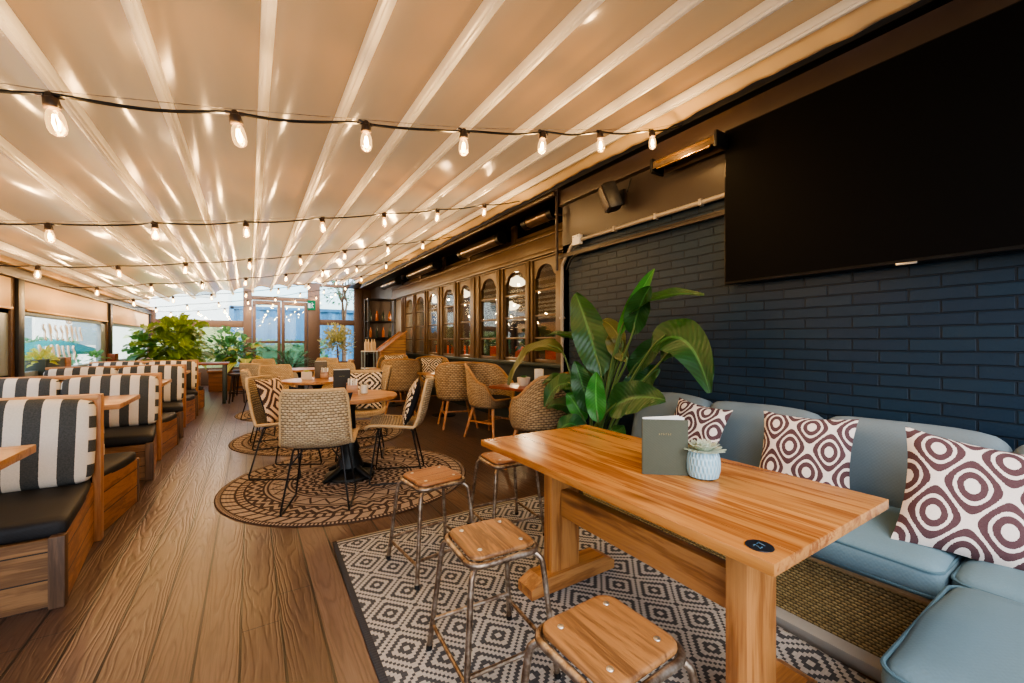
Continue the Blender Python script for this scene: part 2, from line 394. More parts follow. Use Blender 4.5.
# ------------------------------------------------------------------ mesh builder
class MB:
    def __init__(s, mat=None): s.v = []; s.f = []; s.uv = []; s.M = mat or Matrix()
    def add(s, vs, fs, uvs=None):
        o = len(s.v)
        s.v += [tuple(s.M @ Vector(v)) for v in vs]
        s.uv += list(uvs) if uvs else [(v[0]+v[2]*.3, v[1]+v[2]) for v in vs]
        s.f += [tuple(i+o for i in f) for f in fs]
        return s
    def box(s, x0, x1, y0, y1, z0, z1, bev=.004, rot=None):
        c = Vector(((x0+x1)/2, (y0+y1)/2, (z0+z1)/2)); h = ((x1-x0)/2, (y1-y0)/2, (z1-z0)/2)
        b = min(bev, min(h)*.9)
        rm = rot.to_matrix() if rot else Matrix.Identity(3)
        if b <= 0:
            vs = [c+rm@Vector((i*h[0], j*h[1], k*h[2])) for i in (-1, 1) for j in (-1, 1) for k in (-1, 1)]
            return s.add(vs, [(0, 1, 3, 2), (4, 6, 7, 5), (0, 4, 5, 1), (2, 3, 7, 6), (0, 2, 6, 4), (1, 5, 7, 3)])
        bm = bmesh.new(); bmesh.ops.create_cube(bm, size=2.)
        for v in bm.verts: v.co = Vector((v.co.x*h[0], v.co.y*h[1], v.co.z*h[2]))
        bmesh.ops.bevel(bm, geom=bm.edges[:], offset=b, segments=2, affect='EDGES', profile=.6)
        bm.verts.index_update()
        s.add([c+rm@v.co for v in bm.verts], [tuple(v.index for v in f.verts) for f in bm.faces]); bm.free()
        return s
    def bar(s, a, b, w, d=None, bev=.003, up=(0, 0, 1)):
        """square bar from a to b"""
        a = Vector(a); b = Vector(b); d = d or w; t = (b-a); L = t.length; t.normalize()
        u = Vector(up); sd = t.cross(u)
        if sd.length < 1e-3: sd = t.cross(Vector((0, 1, 0)))
        sd.normalize(); up2 = sd.cross(t)
        keep = s.M
        mm = Matrix((sd, t, up2)).transposed().to_4x4(); mm.translation = (a+b)/2
        s.M = keep @ mm
        s.box(-w/2, w/2, -L/2, L/2, -d/2, d/2, bev); s.M = keep
        return s
    def tube(s, pts, r, n=8, closed=False, cap=True):
        pts = [Vector(p) for p in pts]; m = len(pts)
        rs = r if isinstance(r, (list, tuple)) else [r]*m
        T = []
        for i in range(m):
            if closed: t = pts[(i+1) % m]-pts[i-1]
            else: t = pts[min(i+1, m-1)]-pts[max(i-1, 0)]
            T.append(t.normalized() if t.length > 1e-9 else Vector((0, 0, 1)))
        ref = Vector((0, 0, 1)) if abs(T[0].z) < .9 else Vector((1, 0, 0))
        N = (ref-T[0]*ref.dot(T[0])).normalized()
        vs = []; uvs = []; L = 0
        for i in range(m):
            if i: L += (pts[i]-pts[i-1]).length
            N = (N-T[i]*N.dot(T[i])); N = N.normalized() if N.length > 1e-6 else T[i].orthogonal().normalized()
            B = T[i].cross(N)
            for k in range(n):
                a = 2*PI*k/n; vs.append(pts[i]+(N*math.cos(a)+B*math.sin(a))*rs[i]); uvs.append((k/n*2*PI*rs[i], L))
        fs = []
        for i in range(m if closed else m-1):
            j = (i+1) % m
            for k in range(n): fs.append((i*n+k, i*n+(k+1) % n, j*n+(k+1) % n, j*n+k))
        if cap and not closed: fs += [tuple(range(n-1, -1, -1)), tuple(range((m-1)*n, m*n))]
        return s.add(vs, fs, uvs)
    def lathe(s, prof, n=24, cen=(0, 0, 0)):
        vs = []; uvs = []; L = 0; m = len(prof)
        for i, (r, z) in enumerate(prof):
            if i: L += math.hypot(r-prof[i-1][0], z-prof[i-1][1])
            for k in range(n+1):
                a = 2*PI*k/n; vs.append((cen[0]+r*math.cos(a), cen[1]+r*math.sin(a), cen[2]+z)); uvs.append((k/n, L))
        fs = [(i*(n+1)+k, i*(n+1)+k+1, (i+1)*(n+1)+k+1, (i+1)*(n+1)+k) for i in range(m-1) for k in range(n)]
        if prof[0][0] > 1e-4: fs.append(tuple(range(n-1, -1, -1)))
        if prof[-1][0] > 1e-4: fs.append(tuple((m-1)*(n+1)+k for k in range(n)))
        return s.add(vs, fs, uvs)
    def grid(s, fn, nu, nv, uvf=None):
        vs = []; uvs = []
        for j in range(nv+1):
            for i in range(nu+1):
                u, v = i/nu, j/nv; vs.append(fn(u, v)); uvs.append(uvf(u, v) if uvf else (u, v))
        fs = [(j*(nu+1)+i, j*(nu+1)+i+1, (j+1)*(nu+1)+i+1, (j+1)*(nu+1)+i) for j in range(nv) for i in range(nu)]
        return s.add(vs, fs, uvs)
    def prism(s, poly, z0, z1):
        n = len(poly)
        vs = [(x, y, z0) for x, y in poly]+[(x, y, z1) for x, y in poly]
        fs = [tuple(range(n-1, -1, -1)), tuple(range(n, 2*n))]+[(i, (i+1) % n, n+(i+1) % n, n+i) for i in range(n)]
        return s.add(vs, fs)
    def cushion(s, w, d, h, r=.05, puff=.02, n=10, wob=0., seed=1):
        """soft box centred on the origin; UV in metres per face"""
        rr = random.Random(seed); ph = [rr.uniform(0, 6) for _ in range(4)]
        H = Vector((w/2, d/2, h/2))
        r = min(r, min(H)*.98)
        for ax in range(3):
            for sg in (-1, 1):
                a, b = [(1, 2), (2, 0), (0, 1)][ax]
                vs = []; uvs = []
                def co(t):                      # denser towards the edge
                    return math.sin(t*PI/2) if True else t
                for j in range(n+1):
                    for i in range(n+1):
                        p = Vector((0, 0, 0)); p[ax] = sg*H[ax]
                        p[a] = co(-1+2*i/n)*H[a]; p[b] = co(-1+2*j/n)*H[b]
                        core = Vector([max(-(H[k]-r), min(H[k]-r, p[k])) for k in range(3)])
                        dv = p-core
                        q = core+dv.normalized()*r if dv.length > 1e-9 else p
                        x, y, z = q.x/H.x, q.y/H.y, q.z/H.z
                        pf = puff*(1-x*x)*(1-y*y) if puff else 0
                        q.z += pf*(1 if z > 0 else -1)*min(1, abs(z)*1.0)
                        q.y += (puff*.6*(1-x*x)*(1-z*z))*(1 if y > 0 else -1)*abs(y)
                        q.x += (puff*.4*(1-y*y)*(1-z*z))*(1 if x > 0 else -1)*abs(x)
                        if wob:
                            q += Vector((0, math.sin(q.x*13+ph[2]+q.z*6), math.sin(q.x*9+ph[0])*math.sin(q.y*11+ph[1])))*wob
                        vs.append(q)
                        uvs.append((q.x, q.z) if ax == 1 else ((q.x, q.y) if ax == 2 else (q.z, q.y)))
                fs = []
                for j in range(n):
                    for i in range(n):
                        f = (j*(n+1)+i, j*(n+1)+i+1, (j+1)*(n+1)+i+1, (j+1)*(n+1)+i)
                        fs.append(f if sg > 0 else f[::-1])
                s.add(vs, fs, uvs)
        return s
    def pillow(s, w, h, t, n=18, seed=1, side=0, sag=0.):
        """scatter cushion standing in the XZ plane, front towards -Y, pinched corners"""
        rr = random.Random(seed); p1, p2 = rr.uniform(0, 6), rr.uniform(0, 6)
        for sg in (-1, 1):
            if side and sg != side: continue
            def fn(u, v):
                x, y = 2*u-1, 2*v-1
                px = x*(1-.10*(1-x*x*.0)*(y*y*-1+1)*abs(x)**2); py = y*(1-.10*(1-x*x)*abs(y)**2)
                e = (1-abs(x)**2.6)*(1-abs(y)**2.6)
                th = t/2*max(0, e)**.55
                th += .006*math.sin(5*x+p1+3*y)*math.sin(4*y+p2)*e
                return (px*w/2, sg*th, py*h/2 - sag*(1-x*x)*(1 if y > 0 else .2))
            vs = []; uvs = []
            for j in range(n+1):
                for i in range(n+1):
                    u, v = i/n, j/n; vs.append(fn(u, v)); uvs.append((u, v))
            fs = []
            for j in range(n):
                for i in range(n):
                    f = (j*(n+1)+i, j*(n+1)+i+1, (j+1)*(n+1)+i+1, (j+1)*(n+1)+i)
                    fs.append(f if sg < 0 else f[::-1])
            s.add(vs, fs, uvs)
        return s
    def build(s, name, mat, parent=None, smooth=40, weld=False, solid=0., sub=0):
        me = bpy.data.meshes.new(name); me.from_pydata(s.v, [], s.f); me.update()
        uvl = me.uv_layers.new(name='UVMap'); vi = [0]*len(me.loops); me.loops.foreach_get('vertex_index', vi)
        flat = [c for i in vi for c in s.uv[i]]; uvl.data.foreach_set('uv', flat)
        if weld:
            bm = bmesh.new(); bm.from_mesh(me); bmesh.ops.remove_doubles(bm, verts=bm.verts, dist=.0004); bm.to_mesh(me); bm.free()
        me.materials.append(M[mat] if isinstance(mat, str) else mat)
        if smooth:
            me.polygons.foreach_set('use_smooth', [True]*len(me.polygons)); me.set_sharp_from_angle(angle=R(smooth))
        o = bpy.data.objects.new(name, me); C.objects.link(o)
        if parent: o.parent = parent
        if sub: md = o.modifiers.new('sub', 'SUBSURF'); md.levels = md.render_levels = sub
        if solid: md = o.modifiers.new('solid', 'SOLIDIFY'); md.thickness = solid; md.offset = 0
        return o

def tag(o, label, cat, group=None, kind=None):
    o['label'] = label; o['category'] = cat
    if group: o['group'] = group
    if kind: o['kind'] = kind
    return o
def thing(name, label, cat, loc=(0, 0, 0), rz=0., group=None):
    o = bpy.data.objects.new(name, None); C.objects.link(o); o.empty_display_size = .1
    o.location = loc; o.rotation_euler = (0, 0, rz)
    return tag(o, label, cat, group)
def dup(root, loc, rz, label, group=None, skip=()):
    def cp(o, par):
        n = o.copy(); C.objects.link(n); n.parent = par
        for ch in o.children:
            if ch.name.split('.')[0] not in skip: cp(ch, n)
        return n
    r = cp(root, None); r.location = loc; r.rotation_euler = (0, 0, rz); r['label'] = label
    if group: r['group'] = group
    return r
def struct(o, label=None):
    o['kind'] = 'structure'
    if label: o['label'] = label
    return o
def face(dx, dy): return math.atan2(-dx, dy)     # rotation that turns local +Y towards (dx, dy)
def curve(pts, n=10):
    """Catmull-Rom through points"""
    P = [Vector(p) for p in pts]; P = [P[0]*2-P[1]]+P+[P[-1]*2-P[-2]]; out = []
    for i in range(1, len(P)-2):
        for k in range(n):
            t = k/n; a, b, c, d = P[i-1], P[i], P[i+1], P[i+2]
            out.append(.5*((2*b)+(c-a)*t+(2*a-5*b+4*c-d)*t*t+(3*b-a-3*c+d)*t**3))
    out.append(P[-2]); return out
# ------------------------------------------------------------------ camera, world, colour
cam = bpy.data.cameras.new('camera'); cam.sensor_width = 36.; cam.lens = 414/1024*36; cam.clip_end = 200; cam.clip_start = .02
co = bpy.data.objects.new('camera', cam); C.objects.link(co)
co.location = (0, 0, 1.25); co.rotation_euler = (R(90), 0, -R(32.33)); sc.camera = co
w = bpy.data.worlds.new('sky'); sc.world = w; w.use_nodes = True
nt = w.node_tree; bg = nt.nodes['Background']
sky = nt.nodes.new('ShaderNodeTexSky'); sky.sky_type = 'NISHITA'; sky.sun_disc = False
sky.sun_elevation = R(48); sky.sun_rotation = R(200); sky.dust_density = 2.; sky.ozone_density = 1.
nt.links.new(sky.outputs[0], bg.inputs[0]); bg.inputs[1].default_value = SKY
sc.view_settings.view_transform = 'AgX'; sc.view_settings.look = LOOK; sc.view_settings.exposure = EXPO
sun = bpy.data.lights.new('sun', 'SUN'); sun.energy = SUN; sun.angle = R(12); sun.color = (1, .95, .88)
so = bpy.data.objects.new('sun', sun); C.objects.link(so); so.rotation_euler = Vector((-.74, .45, -.5)).to_track_quat('-Z', 'Y').to_euler()

# ------------------------------------------------------------------ room dimensions
XL, XW, XF, YF, YB = -2.25, 2.85, 3.5, 14.6, -2.6
YC = 3.476                                    # end of the brick wall, start of the window front
roofz = lambda x: 2.525+.18*x

struct(MB().box(XL-.2, XF+.3, YB-1.5, YF+.1, -.06, 0, 0).build('floor', 'floor', smooth=0))
struct(MB().box(XW, XW+.3, YB-2.5, YC, 0, 4.8, 0).build('wall_right', 'brick', smooth=0))
b = MB().box(2.825, XW, YB, YC-.02, 2.27, 3.5, .004)
b.box(2.78, 2.82, YB, YC, 2.13, 2.17, .006)
struct(b.build('trim_1', 'wallboard'))
# beam that carries the awning along the top of the brick wall, and on over the windows
b = MB().box(2.765, 2.845, YB, YC, 2.69, 2.84, .008)
struct(b.build('trim_2', 'darkbeam'))
struct(MB().box(2.745, 2.845, YB, 12.5, 2.87, 3.02, .008).build('trim_3', 'black'))
struct(MB().tube([(2.70, YC-.05, 2.80), (2.70, 12.4, 2.80)], .025, 12).build('trim_4', 'darkbeam'))

# ------------------------------------------------------------------ awning roof
raft = [-1.95, -1.59, -1.115, -.714, -.35, .06, .452, .844, 1.25, 1.69, 2.13, 2.56]
YR = 12.4; YRB = -.55
for i, x in enumerate(raft):
    z = roofz(x)
    b = MB()
    b.box(x-.024, x+.024, YRB, YR, z-.055, z-.005, .006)
    b.box(x-.010, x+.010, YRB, YR, z-.068, z-.05, .003)
    struct(b.build('trim_rafter', 'rafter'))
def fab():
    xs = [XL-.05]+raft+[2.66]
    prof = []
    for a, c in zip(xs, xs[1:]):
        for k in range(10):
            t = k/10; x = a+(c-a)*t
            sagv = .085*math.sin(PI*t)**.75*(1 if a > XL else .3)*(1+.35*math.cos(PI*t))
            prof.append((x, roofz(x)+.01+sagv*.9))
    prof.append((2.66, roofz(2.66)+.01))
    n = len(prof)-1; m = 60
    def fn(u, v):
        i = min(n, int(round(u*n))); y = YRB+(YR-YRB)*v
        x, z = prof[i]
        return (x, y, z+.004*math.sin(y*1.7+x*.6))
    return MB().grid(fn, n, m)
struct(fab().build('ceiling', 'roof', smooth=60))
# loose ruffled edge of the fabric along the wall
def ruf(u, v):
    y = YRB+(YR-YRB)*u
    a = .004*math.sin(y*19)+.010*math.sin(y*4.3+1)+.004*math.sin(y*31+2)
    x = 2.585+.145*v+a*v*.3; z = roofz(2.585)-.01-.10*v+.02*v*v+a*(v*.9)
    return (x, y, z)
struct(MB().grid(ruf, 420, 6).build('trim_valance', 'valance', smooth=70, solid=.004))

# ------------------------------------------------------------------ left side: low wall, posts, blinds, gutter, panes
struct(MB().box(XL-.12, XL, YB, YF, 0, .78, 0).box(XL-.15, XL+.08, YB, YF, .78, .82, .005).build('wall_left', 'boothx'))
b = MB().box(XL-.16, XL+.02, YB, YF, 1.99, 2.09, .008); b.box(XL-.02, XL+.05, YB, YF, 1.965, 1.99, .004)
struct(b.build('trim_gutter', 'darkbeam'))
struct(MB().box(XL-.08, XL+.06, YB, YF, 2.09, 2.16, .006).build('trim_headrail', 'cream'))
posts = [-.6, 3.25, 7.05, 10.72, 14.4]
for y in posts:
    b = MB().box(XL-.10, XL+.03, y-.075, y+.075, .82, 1.99, .006)
    struct(b.build('trim_post', 'black'))
    b = MB()
    for s_ in (-1, 1): b.box(XL-.11, XL+.0, y+s_*.12-.045, y+s_*.12+.045, .82, 1.99, .006)
    struct(b.build('trim_jamb', 'brownframe'))
for a, c in zip(posts, posts[1:]):
    y0, y1 = a+.165, c-.165
    f = struct(MB().box(XL-.1, XL+.0, y0, y1, 1.63, 1.96, .008).box(XL-.1, XL+.02, y0, y1, 1.61, 1.635, .004).build('trim_blind', 'cream'))
    wdw = bpy.data.objects.new('window_1', None); C.objects.link(wdw); struct(wdw)
    b = MB()
    b.box(XL-.09, XL-.02, y0, y0+.07, .82, 1.61, .004); b.box(XL-.09, XL-.02, y1-.28, y1, .82, 1.61, .004)
    b.box(XL-.09, XL-.02, y0, y1, .82, .88, .004); b.box(XL-.09, XL-.02, y0, y1, 1.56, 1.61, .004)
    b.build('window_frame', 'alu', wdw)
    MB().box(XL-.06, XL-.05, y0+.06, y1-.27, .87, 1.57, 0).build('window_pane', 'glass', wdw)

# ------------------------------------------------------------------ far end: glazed timber frame
fr = MB()
for x0, x1, z0, z1 in [(-.17, .05, 0, 3.1), (1.55, 1.9, 0, 3.1), (2.95, 3.2, 0, 3.1), (XL-.1, XL+.1, 0, 2.1)]:
    fr.box(x0, x1, YF-.08, YF+.06, z0, z1, .006)
fr.box(XL, 0, YF-.07, YF+.055, 1.66, 1.86, .006); fr.box(0, 1.6, YF-.06, YF+.05, 2.5, 2.62, .006)
fr.box(1.8, 3.5, YF-.065, YF+.05, 1.78, 1.96, .006); fr.box(XL, 0, YF-.06, YF+.05, 0, .5, .006); fr.box(1.8, 3.5, YF-.06, YF+.05, 0, .6, .006)
fr.box(XL, 3.5, YF-.05, YF+.045, 3.02, 3.12, .006); fr.box(3.0, 3.6, YF-.03, YF+.04, 0, 3.1, .006)
struct(fr.build('wall_far', 'brownframe'))
for k, (x0, x1, z0, z1) in enumerate([(XL+.1, -.17, .5, 1.66), (XL+.1, -.17, 1.86, 3.02), (.05, 1.55, 2.62, 3.02), (1.9, 2.95, .6, 1.78), (1.9, 2.95, 1.96, 3.02)]):
    struct(MB().box(x0, x1, YF-.01, YF, z0, z1, 0).build('window_far', 'glass'))
dr = bpy.data.objects.new('door_1', None); C.objects.link(dr); struct(dr)
for x0, x1 in ((.06, .80), (.82, 1.54)):
    b = MB()
    b.box(x0, x0+.09, YF-.05, YF+.03, 0, 2.48, .005).box(x1-.09, x1, YF-.05, YF+.03, 0, 2.48, .005)
    b.box(x0+.03, x1-.03, YF-.045, YF+.025, 2.36, 2.485, .005).box(x0+.03, x1-.03, YF-.045, YF+.025, 0, .25, .005).box(x0+.09, x1-.09, YF-.04, YF+.02, 1.2, 1.27, .004)
    b.build('door_leaf', 'brownframe', dr)
    MB().box(x0+.08, x1-.08, YF-.015, YF-.005, .25, 2.37, 0).build('door_pane', 'glass', dr)
e = thing('exit_sign', 'green and white running man exit sign on the far timber post', 'sign', (1.65, YF-.1, 2.40))
MB().box(-.11, .11, -.012, .012, -.15, .15, .004).build('sign_plate', 'exitgreen', e)
b = MB(); b.lathe([(.0, -.002), (.022, -.002), (.022, .002), (0, .002)], 12)
b = MB().box(-.10, -.03, -.018, -.012, -.09, .06, .0).box(.0, .03, -.018, -.012, -.02, .05, 0, Euler((0, R(20), 0))).box(.005, .025, -.018, -.012, .06, .085, 0)
b.box(.02, .07, -.018, -.012, .02, .035, 0, Euler((0, R(-30), 0))).box(-.005, .01, -.018, -.012, -.09, -.02, 0, Euler((0, R(30), 0))).box(.03, .045, -.018, -.012, -.09, -.02, 0, Euler((0, R(-30), 0)))
b.build('pictogram', 'exitwhite', e)

struct(MB().box(2.75, 3.75, YC-.1, YF+.1, 3.03, 3.09, 0).build('ceiling_side', 'darkbeam', smooth=0))
# ------------------------------------------------------------------ window front on the right
b = MB()
Y1 = 11.9
b.box(XF, XF+.12, YC-.3, Y1, 0, .92, 0)
struct(b.build('wall_front_low', 'facade_low'))
b = MB().box(XF-.04, XF+.12, YC-.3, Y1, 2.42, 2.78, .006)
b.box(XF-.09, XF-.03, YC-.3, Y1, 2.44, 2.50, .008); b.box(XF-.07, XF-.03, YC-.3, Y1, 2.70, 2.74, .006)
b.box(XF, XF+.12, YC-.3, Y1, 2.78, 3.6, .006)
b.box(XW, XF+.1, YC-.1, YC, 0, 3.5, 0)
struct(b.build('wall_front_top', 'facade'))
struct(MB().box(XF-.14, XF+.14, YC-.3, Y1, .90, .955, .006).build('trim_sill', 'facade_low'))
# windows: pitch measured along the front, each an arched sash with three rows of glazing
wy = [(4.39, 4.93), (5.12, 5.76), (5.98, 6.60), (6.95, 7.47), (7.70, 8.30), (8.57, 9.17), (9.38, 10.0), (10.17, 10.8)]
edges = [4.15]+[v for p in wy for v in p]+[11.1]
for k in range(0, len(edges), 2):
    a, c = edges[k], edges[k+1]
    if k == 0: a -= .5
    pl = MB().box(XF-.03, XF+.1, a, c, .95, 2.43, .006)
    if c-a > .12: pl.box(XF-.055, XF-.03, (a+c)/2-.035, (a+c)/2+.035, .95, 2.43, .006)
    struct(pl.build('trim_mullion', 'facade'))
for k, (a, c) in enumerate(wy):
    wdw = bpy.data.objects.new('window_arched', None); C.objects.link(wdw); struct(wdw)
    f = MB(); m = (a+c)/2; h = (c-a)/2
    for zz in (1.30, 1.62, 1.98): f.box(XF+.0, XF+.045, a, c, zz-.014, zz+.014, .003)
    f.box(XF, XF+.05, a, c, .95, 1.0, .004); f.box(XF, XF+.05, a, a+.025, .95, 2.43, .003); f.box(XF, XF+.05, c-.025, c, .95, 2.43, .003)
    # shouldered arch: board above an opening with two ears
    n = 16; arc = []
    for i in range(n+1):
        t = i/n; y = a+(c-a)*t; q = abs(2*t-1)
        z = 2.20+.14*math.sqrt(max(0, 1-(q/.72)**2)) if q < .72 else 2.20-.06*((q-.72)/.28)
        arc.append((y, z))
    vs = [(XF-.005, y, z) for y, z in arc]+[(XF-.005, y, 2.43) for y, z in arc]+[(XF+.05, y, z) for y, z in arc]
    f.add(vs, [(i, i+1, n+2+i, n+1+i) for i in range(n)]+[(2*n+2+i, 2*n+3+i, i+1, i) for i in range(n)])
    f.build('window_frame', 'facade', wdw)
    MB().box(XF+.02, XF+.026, a, c, .96, 2.42, 0).build('window_pane', 'glassdark', wdw)
# room behind the window front
struct(MB().box(XF+.12, 8.6, YC-1.0, 13.2, -.06, -.001, 0).build('floor_inner', 'redwood', smooth=0))
struct(MB().box(8.5, 8.6, YC-1, 13.2, 0, 3.2, 0).box(XF+.1, 8.6, YC-1.1, YC-1, 0, 3.2, 0).box(XF+.1, 8.6, 13.1, 13.2, 0, 3.2, 0).build('wall_inner', 'wallboard', smooth=0))
struct(MB().box(XF+.1, 8.6, YC-1, 13.2, 3.15, 3.25, 0).build('ceiling_inner', 'darkbeam', smooth=0))
struct(MB().box(XF+.1, XF+.14, YC-1, YC-.3, 0, 3.2, 0).box(XF, XF+.12, Y1, YF, 0, 3.6, 0).build('wall_inner_return', 'wallboard', smooth=0))
# transom zone above the windows: dark openings between stout uprights
tp = [YC+.1, 5.35, 6.9, 8.1, 9.5, 10.9, Y1]
for a, c in zip(tp, tp[1:]):
    wdw = bpy.data.objects.new('window_transom', None); C.objects.link(wdw); struct(wdw)
    f = MB().box(XF-.06, XF-.0, a, a+.12, 2.76, 3.3, .006).box(XF-.04, XF, a, c, 2.76, 2.82, .005).box(XF-.04, XF, a, c, 3.14, 3.3, .005)
    f.build('window_frame', 'facade', wdw)
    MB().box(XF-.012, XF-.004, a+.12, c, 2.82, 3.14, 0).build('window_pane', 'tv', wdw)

# ------------------------------------------------------------------ big screen and wall fittings
t = thing('television', 'huge black wall-mounted flat television above the blue sofa', 'television', (2.78, .69, 1.64))
MB().box(-.025, .02, -.935, .935, 0, 1.055, .006).build('housing', 'tvframe', t)
MB().box(-.028, -.024, -.925, .925, .018, 1.046, 0).build('screen', 'tv', t)
MB().box(-.029, -.02, -.04, .04, -.008, .004, .003).build('logo_tab', 'silver', t, )
MB().box(.02, .044, -.3, .3, .3, .7, .004).build('wall_bracket', 'black', t)

def heater(name_loc, L, label, rotx=0.):
    t = thing('patio_heater', label, 'heater', name_loc, 0, 'infrared heaters along the wall')
    prof = [(-.075, -.02), (-.07, .035), (-.03, .06), (.03, .055), (.06, .02), (.055, -.035)]
    b = MB(); n = len(prof)
    vs = [(x, y, z) for y in (-L/2, L/2) for x, z in prof]
    b.add(vs, [(i, i+1, n+i+1, n+i) for i in range(n-1)]+[tuple(range(n-1, -1, -1)), tuple(range(n, 2*n))])
    b.build('body', 'copper', t, smooth=50)
    MB().box(-.072, -.05, -L/2+.03, L/2-.03, -.03, .03, .004).build('reflector', 'copperlit', t)
    for y in (-L/2-.012, L/2+.012): MB().box(-.08, .065, y-.012, y+.012, -.045, .065, .008).build('end_cap', 'black', t)
    for y in (-L*.3, L*.3): MB().box(.05, .15, y-.015, y+.015, .0, .03, .004).build('bracket', 'black', t)
    return t
heater((2.70, 1.87, 2.60), .50, 'short bronze bar heater on the wall just beside the television')
def tubeheater(loc, L, label):
    t = thing('patio_heater', label, 'heater', loc, 0, 'infrared heaters along the wall')
    MB().tube([(0, -L/2, 0), (0, L/2, 0)], .085, 16).build('body', 'copper', t)
    for y in (-L/2-.03, L/2+.03): MB().tube([(0, y-.05, 0), (0, y+.05, 0)], .092, 16).build('end_cap', 'black', t)
    for y in (-L*.33, L*.33): MB().box(0., .28, y-.02, y+.02, .02, .06, .004).build('bracket', 'black', t)
tubeheater((3.18, 6.0, 2.80), 1.25, 'long bronze tube heater above the window front, nearest the brick wall')
tubeheater((3.18, 8.7, 2.80), 1.5, 'long bronze tube heater above the middle windows')
tubeheater((3.18, 11.1, 2.80), 1.2, 'bronze tube heater at the far end over the shelving')
tubeheater((3.18, 4.35, 2.86), .5, 'stub of bronze heater tucked behind the end of the brick wall')

t = thing('wall_speaker', 'black loudspeaker tilted on a bracket high on the dark wall', 'speaker', (2.82, 2.62, 2.52))
b = MB(Matrix.Translation((-.14, -.0, .0)) @ Euler((R(-6), R(-18), R(-28))).to_matrix().to_4x4())
b.box(-.06, .07, -.075, .075, -.12, .12, .03).build('cabinet', 'blackplastic', t)
b = MB(Matrix.Translation((-.14, -.0, .0)) @ Euler((R(-6), R(-18), R(-28))).to_matrix().to_4x4())
b.box(-.068, -.056, -.06, .06, -.105, .105, .02).build('grille', 'darkbeam', t)
b = MB().bar((-.10, 0, .02), (0, 0, .02), .03); b.box(-.012, 0, -.04, .04, -.05, .09, .004).build('bracket', 'black', t)

t = thing('conduit_pipe', 'pale grey conduit running along the brick and down beside the windows', 'pipe', (2.80, YC-.05, 0))
MB().tube(curve([(0, 0, .0), (0, 0, 1.0), (0, 0, 1.95), (0, -.012, 2.07), (0, -.08, 2.15), (0, -.16, 2.24), (0, -.24, 2.265), (0, -.5, 2.27), (0, -1.85, 2.27)], 6), .018, 10).build('pipe', 'wallgrey', t)
for z in (.6, 1.5): MB().box(-.024, .02, -.026, .026, z-.012, z+.012, .004).build('clip', 'wallgrey', t)
for y in (-.75, -1.2, -1.6): MB().box(-.024, .02, y-.012, y+.012, 2.245, 2.295, .004).build('clip', 'wallgrey', t)
t = thing('junction_box', 'small cream junction box on the conduit below the speaker', 'junction box', (2.80, 3.18, 2.275))
MB().box(-.03, .02, -.055, .055, -.05, .05, .008).build('box', 'whiteplastic', t)
for y in (-.035, .035): MB().lathe([(0, -.004), (.008, -.004), (.008, .004), (0, .004)], 10, (-.03, y, .03)).build('screw', 'wallgrey', t)
tag(MB().tube(curve([(2.79, YC-.13, 2.0), (2.79, YC-.25, 2.12), (2.79, 2.9, 2.13), (2.79, 2.75, 2.15), (2.79, 2.0, 2.155), (2.79, 1.66, 2.155)], 6), .011, 8).build('black_cable', 'black'), 'thin black cable along the brick below the conduit', 'cable')
tag(MB().tube(curve([(2.78, 2.52, 2.55), (2.79, 2.50, 2.62), (2.80, 2.49, 2.67)], 5), .006, 6).build('speaker_cable', 'black'), 'short black cable rising from the wall speaker', 'cable')
t = thing('pipe_post', 'slim dark upright pipe at the corner of the brick wall', 'post', (2.75, YC-.02, 0))
MB().tube([(0, 0, 2.0), (0, 0, 2.86)], .016, 10).build('pipe', 'darkbeam', t)
for z in (2.2, 2.6): MB().box(-.02, .06, -.02, .02, z-.01, z+.01, .003).build('clip', 'darkbeam', t)

# ------------------------------------------------------------------ string lights
ROWS = [  # (y, [(x, z) along the wire])
 (1.95, [(-2.2, 1.985), (-1.2, 1.99), (-.552, 2.055), (-.05, 2.145), (.447, 2.246), (.939, 2.345), (1.449, 2.475), (1.905, 2.60), (2.409, 2.745), (2.79, 2.90)]),
 (4.10, [(-2.22, 1.99), (-1.75, 1.995), (-1.17, 2.056), (-.609, 2.148), (-.028, 2.246), (.553, 2.372), (1.11, 2.505), (1.673, 2.64), (2.235, 2.79), (2.72, 2.92)]),
 (6.08, [(-2.22, 2.0), (-1.805, 2.011), (-1.21, 2.069), (-.627, 2.161), (0., 2.274), (.555, 2.385), (1.111, 2.512), (1.70, 2.67), (2.24, 2.79), (2.72, 2.92)]),
 (8.15, [(-2.22, 2.012), (-1.843, 2.027), (-1.256, 2.12), (-.641, 2.20), (-.056, 2.302), (.527, 2.419), (1.115, 2.55), (1.70, 2.68), (2.25, 2.80), (2.72, 2.92)]),
 (10.2, [(-2.22, 2.012), (-1.82, 2.03), (-1.25, 2.12), (-.65, 2.2), (-.06, 2.29), (.52, 2.40), (1.10, 2.54), (1.68, 2.67), (2.23, 2.80), (2.72, 2.92)]),
 (12.2, [(-2.22, 2.012), (-1.80, 2.03), (-1.24, 2.12), (-.64, 2.2), (-.05, 2.29), (.54, 2.40), (1.12, 2.54), (1.70, 2.67), (2.23, 2.80), (2.72, 2.92)]),
 (14.2, [(-2.22, 2.05), (-1.78, 2.05), (-1.2, 2.10), (-.6, 2.19), (0., 2.29), (.58, 2.41), (1.16, 2.55), (1.75, 2.69), (2.3, 2.83), (3.0, 3.0)]),
]
